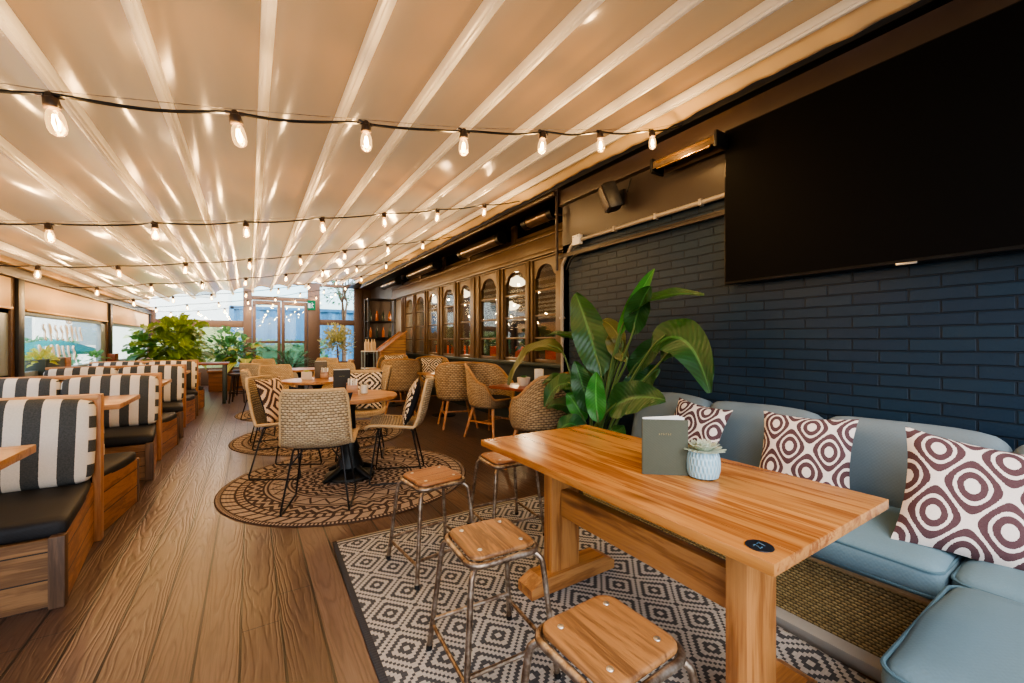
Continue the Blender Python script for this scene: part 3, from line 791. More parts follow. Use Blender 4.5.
WHERE = ['nearest string of warm bulbs, from the left beam to beside the television',
 'second string of warm bulbs from the camera, ending over the brick wall corner',
 'third string of warm bulbs from the camera, over the second round table',
 'fourth string of warm bulbs from the camera, above the striped booths',
 'fifth string of warm bulbs, over the rearmost rug',
 'sixth string of warm bulbs, at the end of the awning roof',
 'last string of warm bulbs, hung against the far glazed wall']
sock = MB(); sock.lathe([(.006, .02), (.014, .018), (.02, .008), (.021, -.004), (.027, -.008), (.029, -.03), (.031, -.042), (.027, -.05), (0, -.05)], 14)
sock.box(-.045, .045, -.010, .010, -.004, .014, .006)
SOCK = sock.build('socket', 'darkbeam'); 
BULB = MB().lathe([(.012, -.048), (.02, -.056), (.028, -.072), (.033, -.10), (.033, -.135), (.027, -.155), (.014, -.166), (0, -.169)], 16).build('bulb', 'bulbglass')
fl = MB()
for k in range(6):
    a = k*PI/3; fl.tube([(.006*math.cos(a), .006*math.sin(a), -.075), (.013*math.cos(a), .013*math.sin(a), -.11), (.008*math.cos(a), .008*math.sin(a), -.142)], .0016, 5)
FIL = fl.build('filament', 'filament')
first = True
for r_, ((y, pts), lab) in enumerate(zip(ROWS, WHERE)):
    t = thing('string_light', lab, 'string lights', (pts[-1][0], y, pts[-1][1]), 0, 'festoon strings across the roof')
    ox, oz = pts[-1]
    path = []
    for (xa, za), (xb, zb) in zip(pts, pts[1:]):
        for k in range(8):
            q = k/8; path.append((xa+(xb-xa)*q-ox, .008*math.sin(q*2*PI+xa*3), za+(zb-za)*q-oz-.014*math.sin(PI*q)))
    path.append((0, 0, 0))
    MB().tube(path, .0065, 6).build('wire', 'black', t)
    if r_ < 3:
        MB().tube([(x-ox, .004, z-oz+.016) for x, z in pts], .0012, 4).build('support_cable', 'steel', t)
    for k, (x, z) in enumerate(pts[1:-1]):
        rot = Euler((rnd.uniform(-.12, .12), rnd.uniform(-.12, .12), rnd.uniform(0, 3)))
        if r_ == 0: rot = Euler((.0, -.17 if k < 3 else .1*rnd.uniform(-1, 1), .1))
        par = t
        for src in (SOCK, BULB, FIL):
            o = src if first else src.copy()
            if not first: C.objects.link(o)
            o.parent = par
            if src is not FIL: o.location = (x-ox, 0, z-oz-.006); o.rotation_euler = rot; o.scale = (.76, .76, .74)
            if src is BULB: par = o
        first = False
        L = bpy.data.lights.new('bulb_light', 'POINT'); L.energy = BULBW; L.color = (1., .665, .34); L.shadow_soft_size = .03
        lo = bpy.data.objects.new('bulb_light', L); C.objects.link(lo); lo.location = (x, y, z-.095)
# small black tails of cable where the strings end on the left headrail
# ------------------------------------------------------------------ rugs
rg = MB()
def rugf(u, v):
    x = -.0+u*1.535; y = -1.0+v*3.26
    e = max(0, (u-.86)/.14)
    z = .006+.03*e*abs(math.sin(y*4.2))+.0015*math.sin(x*7+y*3)
    return (x-e*.04*abs(math.sin(y*4.2+.3))-.02*math.sin(y*1.1)*(1-u)*.9, y, z)
rg.grid(rugf, 60, 90)
o = rg.build('patterned_rug', 'rug', solid=.006); o.location = (.395, .5, 0); o.rotation_euler = (0, 0, R(-1.2))
tag(o, 'rectangular black and grey diamond rug under the long table and stools', 'rug')
def rrug(loc, label, r=1.04):
    b = MB().lathe([(0, .008), (.2, .008), (.5, .009), (.8, .008), (.97, .008), (.995, .0065), (1.0, .003), (.99, 0)], 72)
    o = b.build('round_rug', 'roundrug'); o.location = loc; o.scale = (r, r, 1); tag(o, label, 'rug', 'round jute rugs')
rrug((.80, 4.02, 0), 'round brown jute rug under the nearest round table')
rrug((.82, 6.05, 0), 'round brown jute rug under the second round table')
rrug((.82, 8.30, 0), 'round brown jute rug under the rearmost round table')

# ------------------------------------------------------------------ long pine table
t = thing('dining_table', 'long honey pine trestle table standing before the blue sofa', 'table', (1.355, 1.17, 0))
b = MB().box(-.36, .36, -.70, .70, .718, .75, .005)
b.build('tabletop', 'table', t)
for y in (-.455, .505):
    sg = 1 if y > 0 else -1
    MB().box(-.08, .10, y-.035, y+.035, .07, .718, .008).build('leg', 'tablez', t)
    b = MB(); b.prism([(-.30, -.06), (.30, -.06), (.30, .06), (-.30, .06)], 0, .0)
    b = MB()
    vs = []
    pr_ = [(-.22, 0.), (.33, 0.), (.33, .045), (.26, .08), (-.15, .08), (-.22, .045)]
    for yy in (y-.06, y+.06): vs += [(x, yy, z+.012) for x, z in pr_]
    b.add(vs, [tuple(range(6)), tuple(range(11, 5, -1))]+[(i, 6+i, 6+(i+1) % 6, (i+1) % 6) for i in range(6)])
    b.build('foot', 'tablex', t, smooth=0)
    b = MB(); vs = []
    pr2 = [(-.30, .718), (-.30, .70), (-.27, .675), (.27, .675), (.30, .70), (.30, .718)]
    for yy in (y-.03, y+.03): vs += [(x, yy, z) for x, z in pr2]
    b.add([(x, yy-.0*sg, z) for x, yy, z in vs], [tuple(range(6)), tuple(range(11, 5, -1))]+[(i, 6+i, 6+(i+1) % 6, (i+1) % 6) for i in range(6)])
    b.build('crosspiece', 'tablex', t, smooth=0)
for y in (-.53, .58): MB().box(-.09, .0, y-.04, y+.04, .675, .718, .01).build('batten', 'tablex', t)
MB().box(-.025, .025, -.42, .47, .365, .50, .005).build('stretcher', 'tabley', t)
d = thing('table_number', 'small black disc with blue figures on the table corner', 'table number', (1.05, .53, .7505))
MB().lathe([(0, 0), (.030, 0), (.0315, .001), (.031, .002), (0, .002)], 32).build('disc', 'disc', d)
b = MB()
b.tube([(-.014, .006, .0022), (-.010, .010, .0022), (-.005, .007, .0022), (-.008, .0, .0022), (-.014, -.008, .0022), (-.004, -.008, .0022)], .0012, 5)
b.tube([(.004, .009, .0022), (.014, .009, .0022), (.008, -.009, .0022)], .0012, 5)
b.build('figures', 'discblue', d)

def menu(loc, rz, mat, label, w=.15, h=.215, open_=.5, name='menu', page=True):
    t = thing(name, label, 'menu', loc, rz)
    MB().box(-w/2, w/2, -.003, .003, 0, h, .0015).build('front_cover', mat, t)
    b = MB(Matrix.Translation((-w/2, .004, 0)) @ Matrix.Rotation(open_, 4, 'Z')); b.box(0, w, -.003, .003, 0, h, .0015).build('back_cover', mat, t)
    if page:
        for k in range(3):
            b = MB(Matrix.Translation((-w/2, .004, 0)) @ Matrix.Rotation(open_*(.25+.22*k), 4, 'Z')); b.box(.002, w*.97, -.0006, .0006, .004, h+.006, 0).build('page', 'paper', t, smooth=0)
    # title in small gold capitals, too fine to read
    b = MB(); x = -.022
    for k in range(6):
        ww = [.006, .005, .007, .006, .005, .006][k]
        b.box(x, x+.0012, -.0042, -.0028, h*.72, h*.72+.007, 0)
        if k % 2: b.box(x, x+ww*.7, -.0042, -.0028, h*.72+.0055, h*.72+.0068, 0)
        else: b.box(x, x+ww*.7, -.0042, -.0028, h*.72+.0028, h*.72+.004, 0)
        x += ww+.0022
    b.build('title_lettering', 'gold', t, smooth=0)
    return t
menu((1.315, 1.005, .75), R(-40), 'menu', 'green cloth menu standing open beside the succulent on the pine table', .165, .207, .55)

def rosette(b, cz, n_layers, r0, rnd_):
    for L in range(n_layers):
        n = 6+L*2; tilt = R(70-22*L)
        for k in range(n):
            a = 2*PI*k/n+L*.4; ln = r0*(.45+.2*L)
            def fn(u, v, a=a, ln=ln, tilt=tilt):
                x = ln*v; wd = .34*ln*math.sin(PI*min(1, v*.82+.14))**.8*(1-v*.3)
                lat = (u-.5)*2*wd; up = .12*ln*v*v+abs(u-.5)*.2*ln*(1-v)
                ho = x*math.cos(tilt)-up*math.sin(tilt)*.3; z = x*math.sin(tilt)+up
                return (ho*math.cos(a)-lat*math.sin(a), ho*math.sin(a)+lat*math.cos(a), cz+z)
            b.grid(fn, 4, 5)
    return b
t = thing('succulent_pot', 'pale blue textured ceramic pot with a succulent on the pine table', 'plant', (1.415, .915, .75))
MB().lathe([(.0, 0), (.040, 0), (.052, .006), (.058, .03), (.0585, .06), (.055, .085), (.049, .098), (.046, .098), (.044, .085), (0, .083)], 36).build('pot', 'pot_blue', t)
MB().lathe([(.0, .086), (.045, .085)], 20).build('soil', 'soil', t)
rosette(MB(), .092, 4, .074, rnd).build('rosette', 'succ', t, solid=.002)

# ------------------------------------------------------------------ bar stools
def make_stool(label, loc, rz, mat='stoolwood'):
    t = thing('bar_stool', label, 'stool', loc, rz, 'industrial stools at the pine table')
    def rsq(h, r, z, n=6):
        p = []
        for cx, cy, a0 in ((h-r, h-r, 0), (-h+r, h-r, 90), (-h+r, -h+r, 180), (h-r, -h+r, 270)):
            for k in range(n+1):
                a = R(a0+90*k/n); p.append((cx+r*math.cos(a), cy+r*math.sin(a), z))
        return p
    b = MB(); rings = [(.122, .472), (.129, .475), (.132, .480), (.131, .488), (.126, .4925), (.116, .493)]
    n = None; vs = []; 
    for h, z in rings:
        p = rsq(h, .045, z); n = len(p); vs += p
    fs = [(i*n+k, i*n+(k+1) % n, (i+1)*n+(k+1) % n, (i+1)*n+k) for i in range(len(rings)-1) for k in range(n)]
    fs += [tuple(range(n-1, -1, -1)), tuple((len(rings)-1)*n+k for k in range(n))]
    b.add(vs, fs); b.build('seat', mat, t, smooth=50)
    MB().tube(rsq(.140, .05, .464), .0115, 10, True).build('seat_ring', 'steel', t)
    b = MB()
    for sx in (-1, 1):
        for sy in (-1, 1): b.lathe([(.0095, 0), (.008, .0025), (0, .0035)], 12, (sx*.085, sy*.085, .4925))
    b.build('rivets', 'silver', t)
    for sx in (-1, 1):
        for sy in (-1, 1):
            p = curve([(sx*.118, sy*.118, .452), (sx*.137, sy*.137, .435), (sx*.146, sy*.146, .40), (sx*.165, sy*.165, .20), (sx*.184, sy*.184, .008)], 4)
            lg = MB().tube(p, .0105, 10).build('leg', 'steel', t)
            MB().tube([(sx*.183, sy*.183, .018), (sx*.185, sy*.185, .0)], .013, 10).build('foot_cap', 'blackplastic', lg)
    q = .172
    for a, c in (((-q, -q), (-q, q)), ((q, -q), (q, q))):
        MB().tube([(a[0], a[1], .10), (c[0], c[1], .10)], .008, 8).build('rung', 'steel', t)
    for a, c in (((-q, 0), (q, 0)),):
        MB().tube([(-q, q*.98, .125), (q, q*.98, .125)], .008, 8).build('rung', 'steel', t)
        MB().tube([(-q, -q*.98, .125), (q, -q*.98, .125)], .008, 8).build('rung', 'steel', t)
    return t
s1 = make_stool('worn wooden stool nearest the camera, cut by the bottom of the picture', (.775, .765, .0115), R(2))
dup(s1, (.785, 1.395, .0115), R(-3), 'pale worn wooden stool in the middle of the row beside the pine table')
s2 = make_stool('reddish wooden stool standing alone beside the round rug', (.87, 2.21, .0115), R(6), 'stoolwood2')
dup(s2, (1.42, 2.32, .0115), R(-4), 'reddish stool half tucked behind the far end of the pine table')

# ------------------------------------------------------------------ sofa (L-shaped, wicker base)
struct(MB().box(1.945, XW, -.9, 2.27, 0, .05, .004).build('trim_plinth', 'concrete'))
t = thing('corner_sofa', 'blue grey corner sofa on a woven seagrass base along the brick wall', 'sofa', (2.4, .9, .05))
def rel(b): return b
ox, oy, oz = 2.4, .9, .05
def wick(x0, x1, y0, y1, z0, z1, name='base', mat='rattan'):
    b = MB()
    c = [(x0, y0), (x1, y0), (x1, y1), (x0, y1)]
    L = 0
    for i in range(4):
        a, d = c[i], c[(i+1) % 4]; l = math.hypot(d[0]-a[0], d[1]-a[1])
        b.grid(lambda u, v, a=a, d=d: (a[0]+(d[0]-a[0])*u-ox, a[1]+(d[1]-a[1])*u-oy, z0+(z1-z0)*v-oz), max(2, int(l*10)), 3, lambda u, v, l=l, L=L: (L+u*l, v*(z1-z0)))
        L += l
    b.grid(lambda u, v: (x0+(x1-x0)*u-ox, y0+(y1-y0)*v-oy, z1-oz), 2, 2, lambda u, v: (u*(x1-x0), v*(y1-y0)))
    o = b.build(name, mat, t)
    MB().tube([(p[0]-ox, p[1]-oy, z1-oz-.006) for p in c], .014, 8, True).build('braided_edge', 'rim', o)
wick(2.02, 2.78, .40, 2.24, .05, .34)
wick(1.36, 2.78, -.55, .385, .05, .34)
wick(2.70, 2.82, -.55, 2.26, .34, .74, 'back_panel')
def cush(x0, x1, y0, y1, z0, z1, mat, name, r=.05, puff=.02, rot=None, seed=1, wob=.004):
    m = Matrix.Translation(((x0+x1)/2-ox, (y0+y1)/2-oy, (z0+z1)/2-oz))
    if rot: m = m @ rot.to_matrix().to_4x4()
    o = MB(m).cushion(x1-x0, y1-y0, z1-z0, r, puff, 12, wob, seed).build(name, mat, t, smooth=70, weld=True)
    h = (z1-z0)/2-.028
    b = MB(m); k = r*.32
    for zz in (h, -h):
        p = []
        X, Y, rr = (x1-x0)/2-.004, (y1-y0)/2-.004, r*.8
        for cx, cy, a0 in ((X-rr, Y-rr, 0), (-X+rr, Y-rr, 90), (-X+rr, -Y+rr, 180), (X-rr, -Y+rr, 270)):
            for q in range(6): a = R(a0+18*q); p.append((cx+rr*math.cos(a), cy+rr*math.sin(a), zz))
        if name == 'seat_cushion': b.tube(p, .006, 6, True)
    if name == 'seat_cushion': b.build('piping', 'piping', o)
    return o
for k, (a, c) in enumerate(((.40, 1.02), (1.02, 1.64), (1.64, 2.25))):
    cush(1.965, 2.66, a+.004, c-.004, .345, .485, 'sofa', 'seat_cushion', .05, .016, None, k)
cush(1.30, 1.97, -.50, .385, .345, .475, 'sofa', 'seat_cushion', .06, .014, None, 9)
cush(1.975, 2.70, -.35, .392, .345, .478, 'sofa', 'seat_cushion', .06, .012, None, 12)
rb = Euler((0, R(12), 0))
for k, (a, c) in enumerate(((-.32, .335), (.345, .98), (.985, 1.62), (1.63, 2.24))):
    cush(2.51, 2.69, a, c, .45, .85, 'sofaback', 'back_cushion', .065, .025, rb, 20+k, .006)

def pillow(name, label, loc, rot, w, mat, backmat=None, group=None, t_=.15, seed=1, cat='cushion', h=None):
    p = thing(name, label, cat, loc, 0, group); p.rotation_euler = rot
    MB().pillow(w, h or w, t_, 18, seed, -1).build('front_cover', mat, p, smooth=80)
    MB().pillow(w, h or w, t_, 12, seed, 1).build('back_cover', backmat or mat, p, smooth=80)
    return p
# local front is -Y; rz=-90 turns it towards -X
gp = 'plum and cream ikat cushions on the sofa'
pillow('scatter_cushion', 'plum ikat cushion at the far end of the sofa, behind the succulent', (2.375, 1.60, .672), (R(-24), R(4), R(-96)), .40, 'ikat2', None, gp, .13, 1)
pillow('scatter_cushion', 'plum ikat cushion in the middle of the sofa back', (2.36, .98, .678), (R(-22), R(-2), R(-86)), .42, 'ikat', None, gp, .13, 2)
pillow('scatter_cushion', 'large plum ikat cushion leaning in the sofa corner at the right edge', (2.275, .355, .66), (R(-30), R(8), R(-72)), .47, 'ikat', None, gp, .15, 3)
# ------------------------------------------------------------------ wicker chairs on black wire legs
def make_wire_chair(label, loc, rz, group):
    t = thing('wicker_chair', label, 'chair', loc, rz, group)
    pr = curve([(.235, .415), (.21, .438), (.10, .438), (-.06, .422), (-.15, .428), (-.205, .475), (-.235, .565), (-.265, .70), (-.292, .815)], 4)
    n = len(pr)-1
    def sh(u, v):
        i = min(n-1, int(v*n)); f = v*n-i; p = pr[i].lerp(pr[i+1], f) if len(pr[i]) > 2 else pr[i]
        x = 2*u-1; a = abs(x)
        if v < .5: hw = .225+.0*v
        else: hw = .225-.03*((v-.5)/.5)
        cr = max(0, (v-.93)/.07); hw *= 1-.09*cr*cr
        cr = max(0, (.06-v)/.06); hw *= 1-.10*cr*cr
        k = min(1, max(0, (v-.42)/.2))              # 0 on the seat, 1 on the back
        return (x*hw, p[0]+.055*a**2.5*k, p[1]+.03*a**3*(1-k))
    pr = [Vector((p[0], p[1], 0)) for p in [(q[0], q[1]) for q in pr]]
    b = MB().grid(sh, 12, 36, lambda u, v: (u*.45, v*.95))
    b.build('shell', 'wicker', t, smooth=70, solid=.016)
    edge = [sh(0, v/30) for v in range(31)]+[sh(u/10, 1) for u in range(1, 11)]+[sh(1, 1-v/30) for v in range(1, 31)]+[sh(1-u/10, 0) for u in range(1, 10)]
    MB().tube(edge, .0125, 8, True).build('rim', 'rim', t)
    for s_ in (-1, 1):
        p = [(s_*.13, .14, .425), (s_*.15, .15, .41), (s_*.205, .205, .03), (s_*.207, .20, .008), (s_*.207, .185, .006),
             (s_*.207, -.185, .006), (s_*.207, -.20, .008), (s_*.205, -.205, .03), (s_*.15, -.12, .405), (s_*.13, -.11, .42)]
        MB().tube(p, .0065, 8).build('leg', 'black', t)
    b = MB()
    for y in (.14, -.11): b.tube([(-.15, y, .412), (0, y, .405), (.15, y, .412)], .006, 8)
    for s_ in (-1, 1): b.tube([(s_*.17, -.14, .30), (s_*.09, -.13, .405)], .005, 6)
    b.build('seat_brace', 'black', t)
    return t
g1, g2, g3 = 'wicker chairs at the nearest round table', 'wicker chairs at the second round table', 'wicker chairs at the rearmost round table'
wc = make_wire_chair('wicker chair seen from behind, nearest of those at the first round table', (.465, 3.49, .008), face(.30, .95), g1); wc.scale = (1.1, 1.1, 1.1)
dup(wc, (.30, 4.47, .008), face(.86, -.5), 'wicker chair holding a rust patterned cushion, left of the first round table', g1)
dup(wc, (1.16, 3.80, .008), face(-.93, .36), 'wicker chair in side view with a black cushion, right of the first round table', g1)
dup(wc, (1.03, 4.72, .008), face(-.30, -.95), 'wicker chair facing the camera behind the first round table', g1)
dup(wc, (.24, 5.78, .008), face(1., .05), 'wicker chair seen edge on behind the rust cushion chair, at the second table', g2)
dup(wc, (.40, 6.55, .008), face(.4, -1.), 'wicker chair with plain back at the far left of the second round table', g2)
dup(wc, (1.32, 5.72, .008), face(-1., .1), 'wicker chair at the right of the second round table', g2)
dup(wc, (1.10, 6.6, .008), face(-.3, -1.), 'wicker chair behind the grey menu at the second round table', g2)
dup(wc, (.2, 7.75, .008), face(.7, .6), 'wicker chair with its back to us at the rearmost round table', g3)
dup(wc, (.35, 8.95, .008), face(.5, -.8), 'wicker chair farthest left at the rearmost round table', g3)
dup(wc, (1.30, 8.1, .008), face(-1, .1), 'wicker chair at the right of the rearmost round table', g3)
dup(wc, (1.2, 8.95, .008), face(-.5, -.8), 'wicker chair at the far right of the rearmost round table, before the olive tree', g3)
gk = 'black and cream diamond cushions'
def on_chair(cx, cy, dx, dy, lab, mat='kilim', back='blackcloth', w=.44, fwd=-.12, z=.69, tilt=-17, roll=0):
    # front (-Y local) turned towards (dx,dy)
    n = math.hypot(dx, dy); dx /= n; dy /= n
    rz = math.atan2(dx, -dy)
    return pillow('chair_cushion', lab, (cx+dx*fwd, cy+dy*fwd, z+.008), (R(tilt), R(roll), rz), w, mat, back, gk, .10, rnd.randint(1, 99))
M['kilimrust'] = kilim('rust_cream_kilim', lin(222, 196, 170), lin(64, 40, 34), 1.4, 4.)
on_chair(.30, 4.47, .86, -.5, 'rust and cream diamond cushion on the chair left of the first round table', 'kilimrust')
on_chair(1.16, 3.80, -.93, .36, 'black backed cushion seen edge on in the chair right of the first table')
on_chair(1.03, 4.72, -.30, -.95, 'bold black and cream diamond cushion behind the first round table')
on_chair(.465, 3.49, .3, .95, 'black cushion peeping past the back of the nearest wicker chair', 'kilim', 'blackcloth', .44, -.11, .68, -14, -8)

# ------------------------------------------------------------------ round tables
def make_round_table(label, loc, r=.42):
    t = thing('round_table', label, 'table', loc, 0, 'round wooden tables on cast iron pedestals')
    MB().lathe([(0, .715), (r-.01, .715), (r, .722), (r, .744), (r-.006, .75), (0, .75)], 56).build('tabletop', 'round', t)
    MB().lathe([(.09, .06), (.12, .10), (.10, .16), (.075, .22), (.085, .27), (.062, .33), (.05, .45), (.045, .60), (.06, .66), (.10, .70), (.16, .714)], 20).build('column', 'iron', t)
    MB().lathe([(.22, .012), (.21, .03), (.15, .05), (.09, .07), (.05, .075)], 28).build('base', 'iron', t)
    for k in range(4):
        a = k*PI/2+.5; c, s_ = math.cos(a), math.sin(a)
        MB().tube([(c*.06, s_*.06, .12), (c*.14, s_*.14, .075), (c*.22, s_*.22, .042), (c*.275, s_*.275, .020)], [.03, .026, .024, .018], 10).build('foot', 'iron', t)
    return t
rt = make_round_table('round wooden pedestal table with dark menu, the nearest of three', (.78, 4.03, .008))
dup(rt, (.74, 5.9, .008), .3, 'round wooden pedestal table with stone planter, the second of three')
dup(rt, (.78, 8.35, .008), .8, 'round wooden pedestal table farthest from the camera')
Z = .758
menu((.73, 4.14, Z), R(-8), 'menudark', 'dark cloth menu standing open on the nearest round table', .15, .225, .5)
menu((.80, 6.03, Z), R(-8), 'menugrey', 'grey cloth menu standing on the second round table', .15, .225, .5)
def caddy(loc, label):
    t = thing('cutlery_caddy', label, 'caddy', loc, R(-12))
    b = MB(); b.box(-.05, .05, -.035, .035, 0, .008, .002)
    for x in (-.046, .046): b.box(x-.004, x+.004, -.035, .035, 0, .11, .002)
    for y in (-.031, .031): b.box(-.05, .05, y-.004, y+.004, 0, .09, .002)
    b.build('box', 'topx', t)
    for k in range(4): MB().box(-.038+k*.022, -.022+k*.022, -.022, .022, .01, .15-.006*(k % 2), .004).build('folded_napkin', 'paper' if k % 2 else 'stonepot', t)
    return t
caddy((.80, 4.03, Z), 'wooden caddy with upright napkins on the nearest round table')
caddy((.83, 5.93, Z), 'wooden caddy with upright napkins on the second round table')
t = thing('candle_glass', 'frosted candle glass beside the napkin caddy on the nearest round table', 'candle holder', (.90, 4.0, Z))
MB().lathe([(.0, 0), (.034, 0), (.037, .006), (.038, .11), (.035, .11), (.034, .01), (0, .01)], 24).build('glass', 'tumbler', t)
MB().lathe([(0, .012), (.031, .012), (.031, .085), (0, .088)], 20).build('candle', 'paper', t)
MB().tube([(0, 0, .086), (.001, 0, .098)], .0015, 5).build('wick', 'black', t)

# ------------------------------------------------------------------ leaves
def leaf(b, p0, p1, p2, w, nrm, fold=.25, prof='paddle', nv=12, nu=6, wave=0., ph=0.):
    p0, p1, p2 = Vector(p0), Vector(p1), Vector(p2); nrm = Vector(nrm).normalized()
    def fn(u, v):
        q = (1-v)
        c = p0*q*q+p1*2*q*v+p2*v*v
        tg = ((p1-p0)*2*q+(p2-p1)*2*v)
        tg = tg.normalized() if tg.length > 1e-6 else Vector((0, 0, 1))
        lat = tg.cross(nrm); lat = lat.normalized() if lat.length > 1e-4 else tg.orthogonal().normalized()
        up = lat.cross(tg)
        x = 2*u-1
        if prof == 'paddle': ww = w*max(.02, math.sin(PI*min(1, v**.75)))**.62
        elif prof == 'monstera':
            ww = w*max(.03, math.sin(PI*min(1, .12+v*.88)))**.6
            ww *= (.42+.58*abs(math.sin(v*5.5*PI))**.7) if abs(x) > .5 else 1.
        elif prof == 'lance': ww = w*max(.02, math.sin(PI*v))**.9
        else: ww = w*max(.03, math.sin(PI*min(1, v**.6)))**.8
        return c+lat*(x*ww)+up*(fold*abs(x)*ww+wave*math.sin(v*17+ph+x*2)*abs(x)*w)
    b.grid(fn, nu, nv)
def plant(label, loc, name='potted_plant', cat='plant'): return thing(name, label, cat, loc)

# bird of paradise behind the pine table
BX, BY = 2.42, 2.54
t = plant('tall bird of paradise plant with torn paddle leaves between table and brick wall', (BX, BY, 0), 'bird_of_paradise')
MB().lathe([(.0, 0), (.13, 0), (.17, .05), (.20, .25), (.205, .42), (.195, .46), (.18, .46), (.18, .40), (0, .39)], 32).build('basket', 'basket', t)
for a in (2.4, 5.3):
    c, s_ = math.cos(a), math.sin(a)
    MB().tube([(c*.2-s_*k*.07, s_*.2+c*k*.07, .44+.11*math.sin((k+1)*PI/2)) for k in [-1+.2*i for i in range(11)]], .012, 8).build('handle', 'rim', t)
MB().lathe([(0, .41), (.18, .40)], 20).build('soil', 'soil', t)
cam_d = Vector((-.70, -.70, .1))
LV = [  # stalk base (x,y), blade start, blade middle, tip (world), half width, normal, material
 ((.02, .02), (2.30, 2.34, .98), (2.28, 2.46, 1.38), (2.28, 2.62, 1.65), .135, (-.75, -.62, .15), 'leaf'),
 ((.00, -.02), (2.30, 2.16, 1.30), (2.31, 1.98, 1.60), (2.30, 1.84, 1.74), .05, (-.7, -.6, .3), 'leafbright'),
 ((.00, -.02), (2.31, 2.10, 1.42), (2.30, 1.86, 1.61), (2.30, 1.48, 1.53), .062, (-.6, -.2, .7), 'leaf'),
 ((.00, -.02), (2.33, 2.06, 1.30), (2.30, 1.98, 1.52), (2.26, 1.84, 1.62), .085, (-.8, -.5, .1), 'leaf'),
 ((.00, .0), (2.36, 2.18, 1.20), (2.36, 2.24, 1.38), (2.36, 2.40, 1.42), .06, (-.8, -.4, .4), 'leafolive'),
 ((.0, .0), (2.36, 2.14, 1.10), (2.36, 2.28, 1.26), (2.34, 2.30, 1.30), .07, (-.8, -.4, .3), 'leafolive'),
 ((.03, -.05), (2.34, 1.90, 1.20), (2.30, 1.58, 1.44), (2.26, 1.42, .95), .13, (-.8, -.1, .5), 'leaf'),
 ((.03, -.06), (2.40, 1.86, 1.12), (2.40, 1.60, 1.38), (2.40, 1.50, .99), .10, (-.75, -.1, .6), 'leaf'),
 ((-.04, .05), (2.28, 2.78, 1.15), (2.20, 3.20, 1.34), (2.05, 3.30, .84), .10, (-.5, -.2, .9), 'leafolive'),
 ((-.02, .04), (2.34, 2.46, 1.18), (2.34, 2.80, 1.36), (2.32, 3.10, 1.30), .07, (-.3, -.4, .9), 'leaf'),
 ((-.04, -.06), (2.16, 2.12, .76), (2.12, 1.90, .92), (2.10, 1.60, .90), .12, (-.95, -.2, .35), 'leaf'),
 ((-.06, -.03), (2.15, 2.22, .66), (2.13, 2.24, .88), (2.12, 2.20, 1.03), .075, (-.8, -.6, .1), 'leafbright'),
 ((-.06, .02), (2.20, 2.52, .88), (2.14, 2.70, .98), (2.08, 2.78, .70), .09, (-.6, -.4, .7), 'leaf'),
 ((-.02, .06), (2.26, 2.60, .80), (2.26, 2.86, 1.0), (2.24, 3.02, .86), .08, (-.4, -.5, .7), 'leaf'),
 ((.05, .0), (2.46, 2.2, 1.0), (2.50, 2.05, 1.22), (2.52, 1.90, 1.26), .08, (-.8, -.5, .3), 'leaf'),
 ((.04, .05), (2.48, 2.5, .9), (2.52, 2.66, 1.14), (2.55, 2.8, 1.12), .09, (-.8, -.5, .3), 'leaf'),
 ((-.05, -.05), (2.14, 2.10, .60), (2.08, 1.98, .70), (2.0, 1.86, .56), .07, (-.5, -.5, .7), 'leaf'),
 ((-.03, .05), (2.22, 2.44, .62), (2.16, 2.50, .80), (2.10, 2.52, .84), .07, (-.7, -.5, .4), 'leafbright'),
 ((-.08, .0), (2.14, 2.36, .55), (2.04, 2.40, .70), (1.92, 2.40, .58), .08, (-.5, -.5, .7), 'leaf'),
 ((-.08, -.06), (2.12, 2.20, .56), (2.02, 2.12, .68), (1.93, 2.02, .55), .08, (-.5, -.5, .7), 'leaf'),
 ((.04, .02), (2.44, 2.44, .95), (2.48, 2.46, 1.25), (2.50, 2.50, 1.40), .11, (-.8, -.55, .1), 'leaf'),
 ((.04, -.06), (2.46, 2.24, .80), (2.52, 2.12, 1.0), (2.56, 2.0, 1.05), .10, (-.8, -.5, .3), 'leaf'),
 ((-.03, -.02), (2.2, 2.36, .70), (2.14, 2.38, .95), (2.10, 2.42, 1.10), .085, (-.75, -.6, .2), 'leaf'),
 ((.0, .08), (2.34, 2.62, .62), (2.30, 2.80, .76), (2.24, 2.96, .66), .08, (-.5, -.5, .7), 'leaf'),
]
stm = MB(); groups = {}
for (sx, sy), a, m_, c, wd, nr, mt in LV:
    a_, m2, c_ = [Vector(p)-Vector((BX, BY, 0)) for p in (a, m_, c)]
    root = Vector((sx, sy, .38)); mid = root.lerp(a_, .55)+Vector((0, 0, .06))
    stm.tube(curve([root, mid, a_, a_.lerp(m2, .4)], 5), [.013-.0005*i for i in range(16)], 7)
    leaf(groups.setdefault(mt, MB()), a_, m2, c_, wd, nr, .28, 'paddle', 20, 8, .10, rnd.uniform(0, 6))
stm.build('stalks', 'stem', t)
NM = {'leaf': 'paddle_leaves', 'leafbright': 'young_leaves', 'leafolive': 'faded_leaves'}
for k, b in groups.items(): b.build(NM[k], k, t, smooth=80)

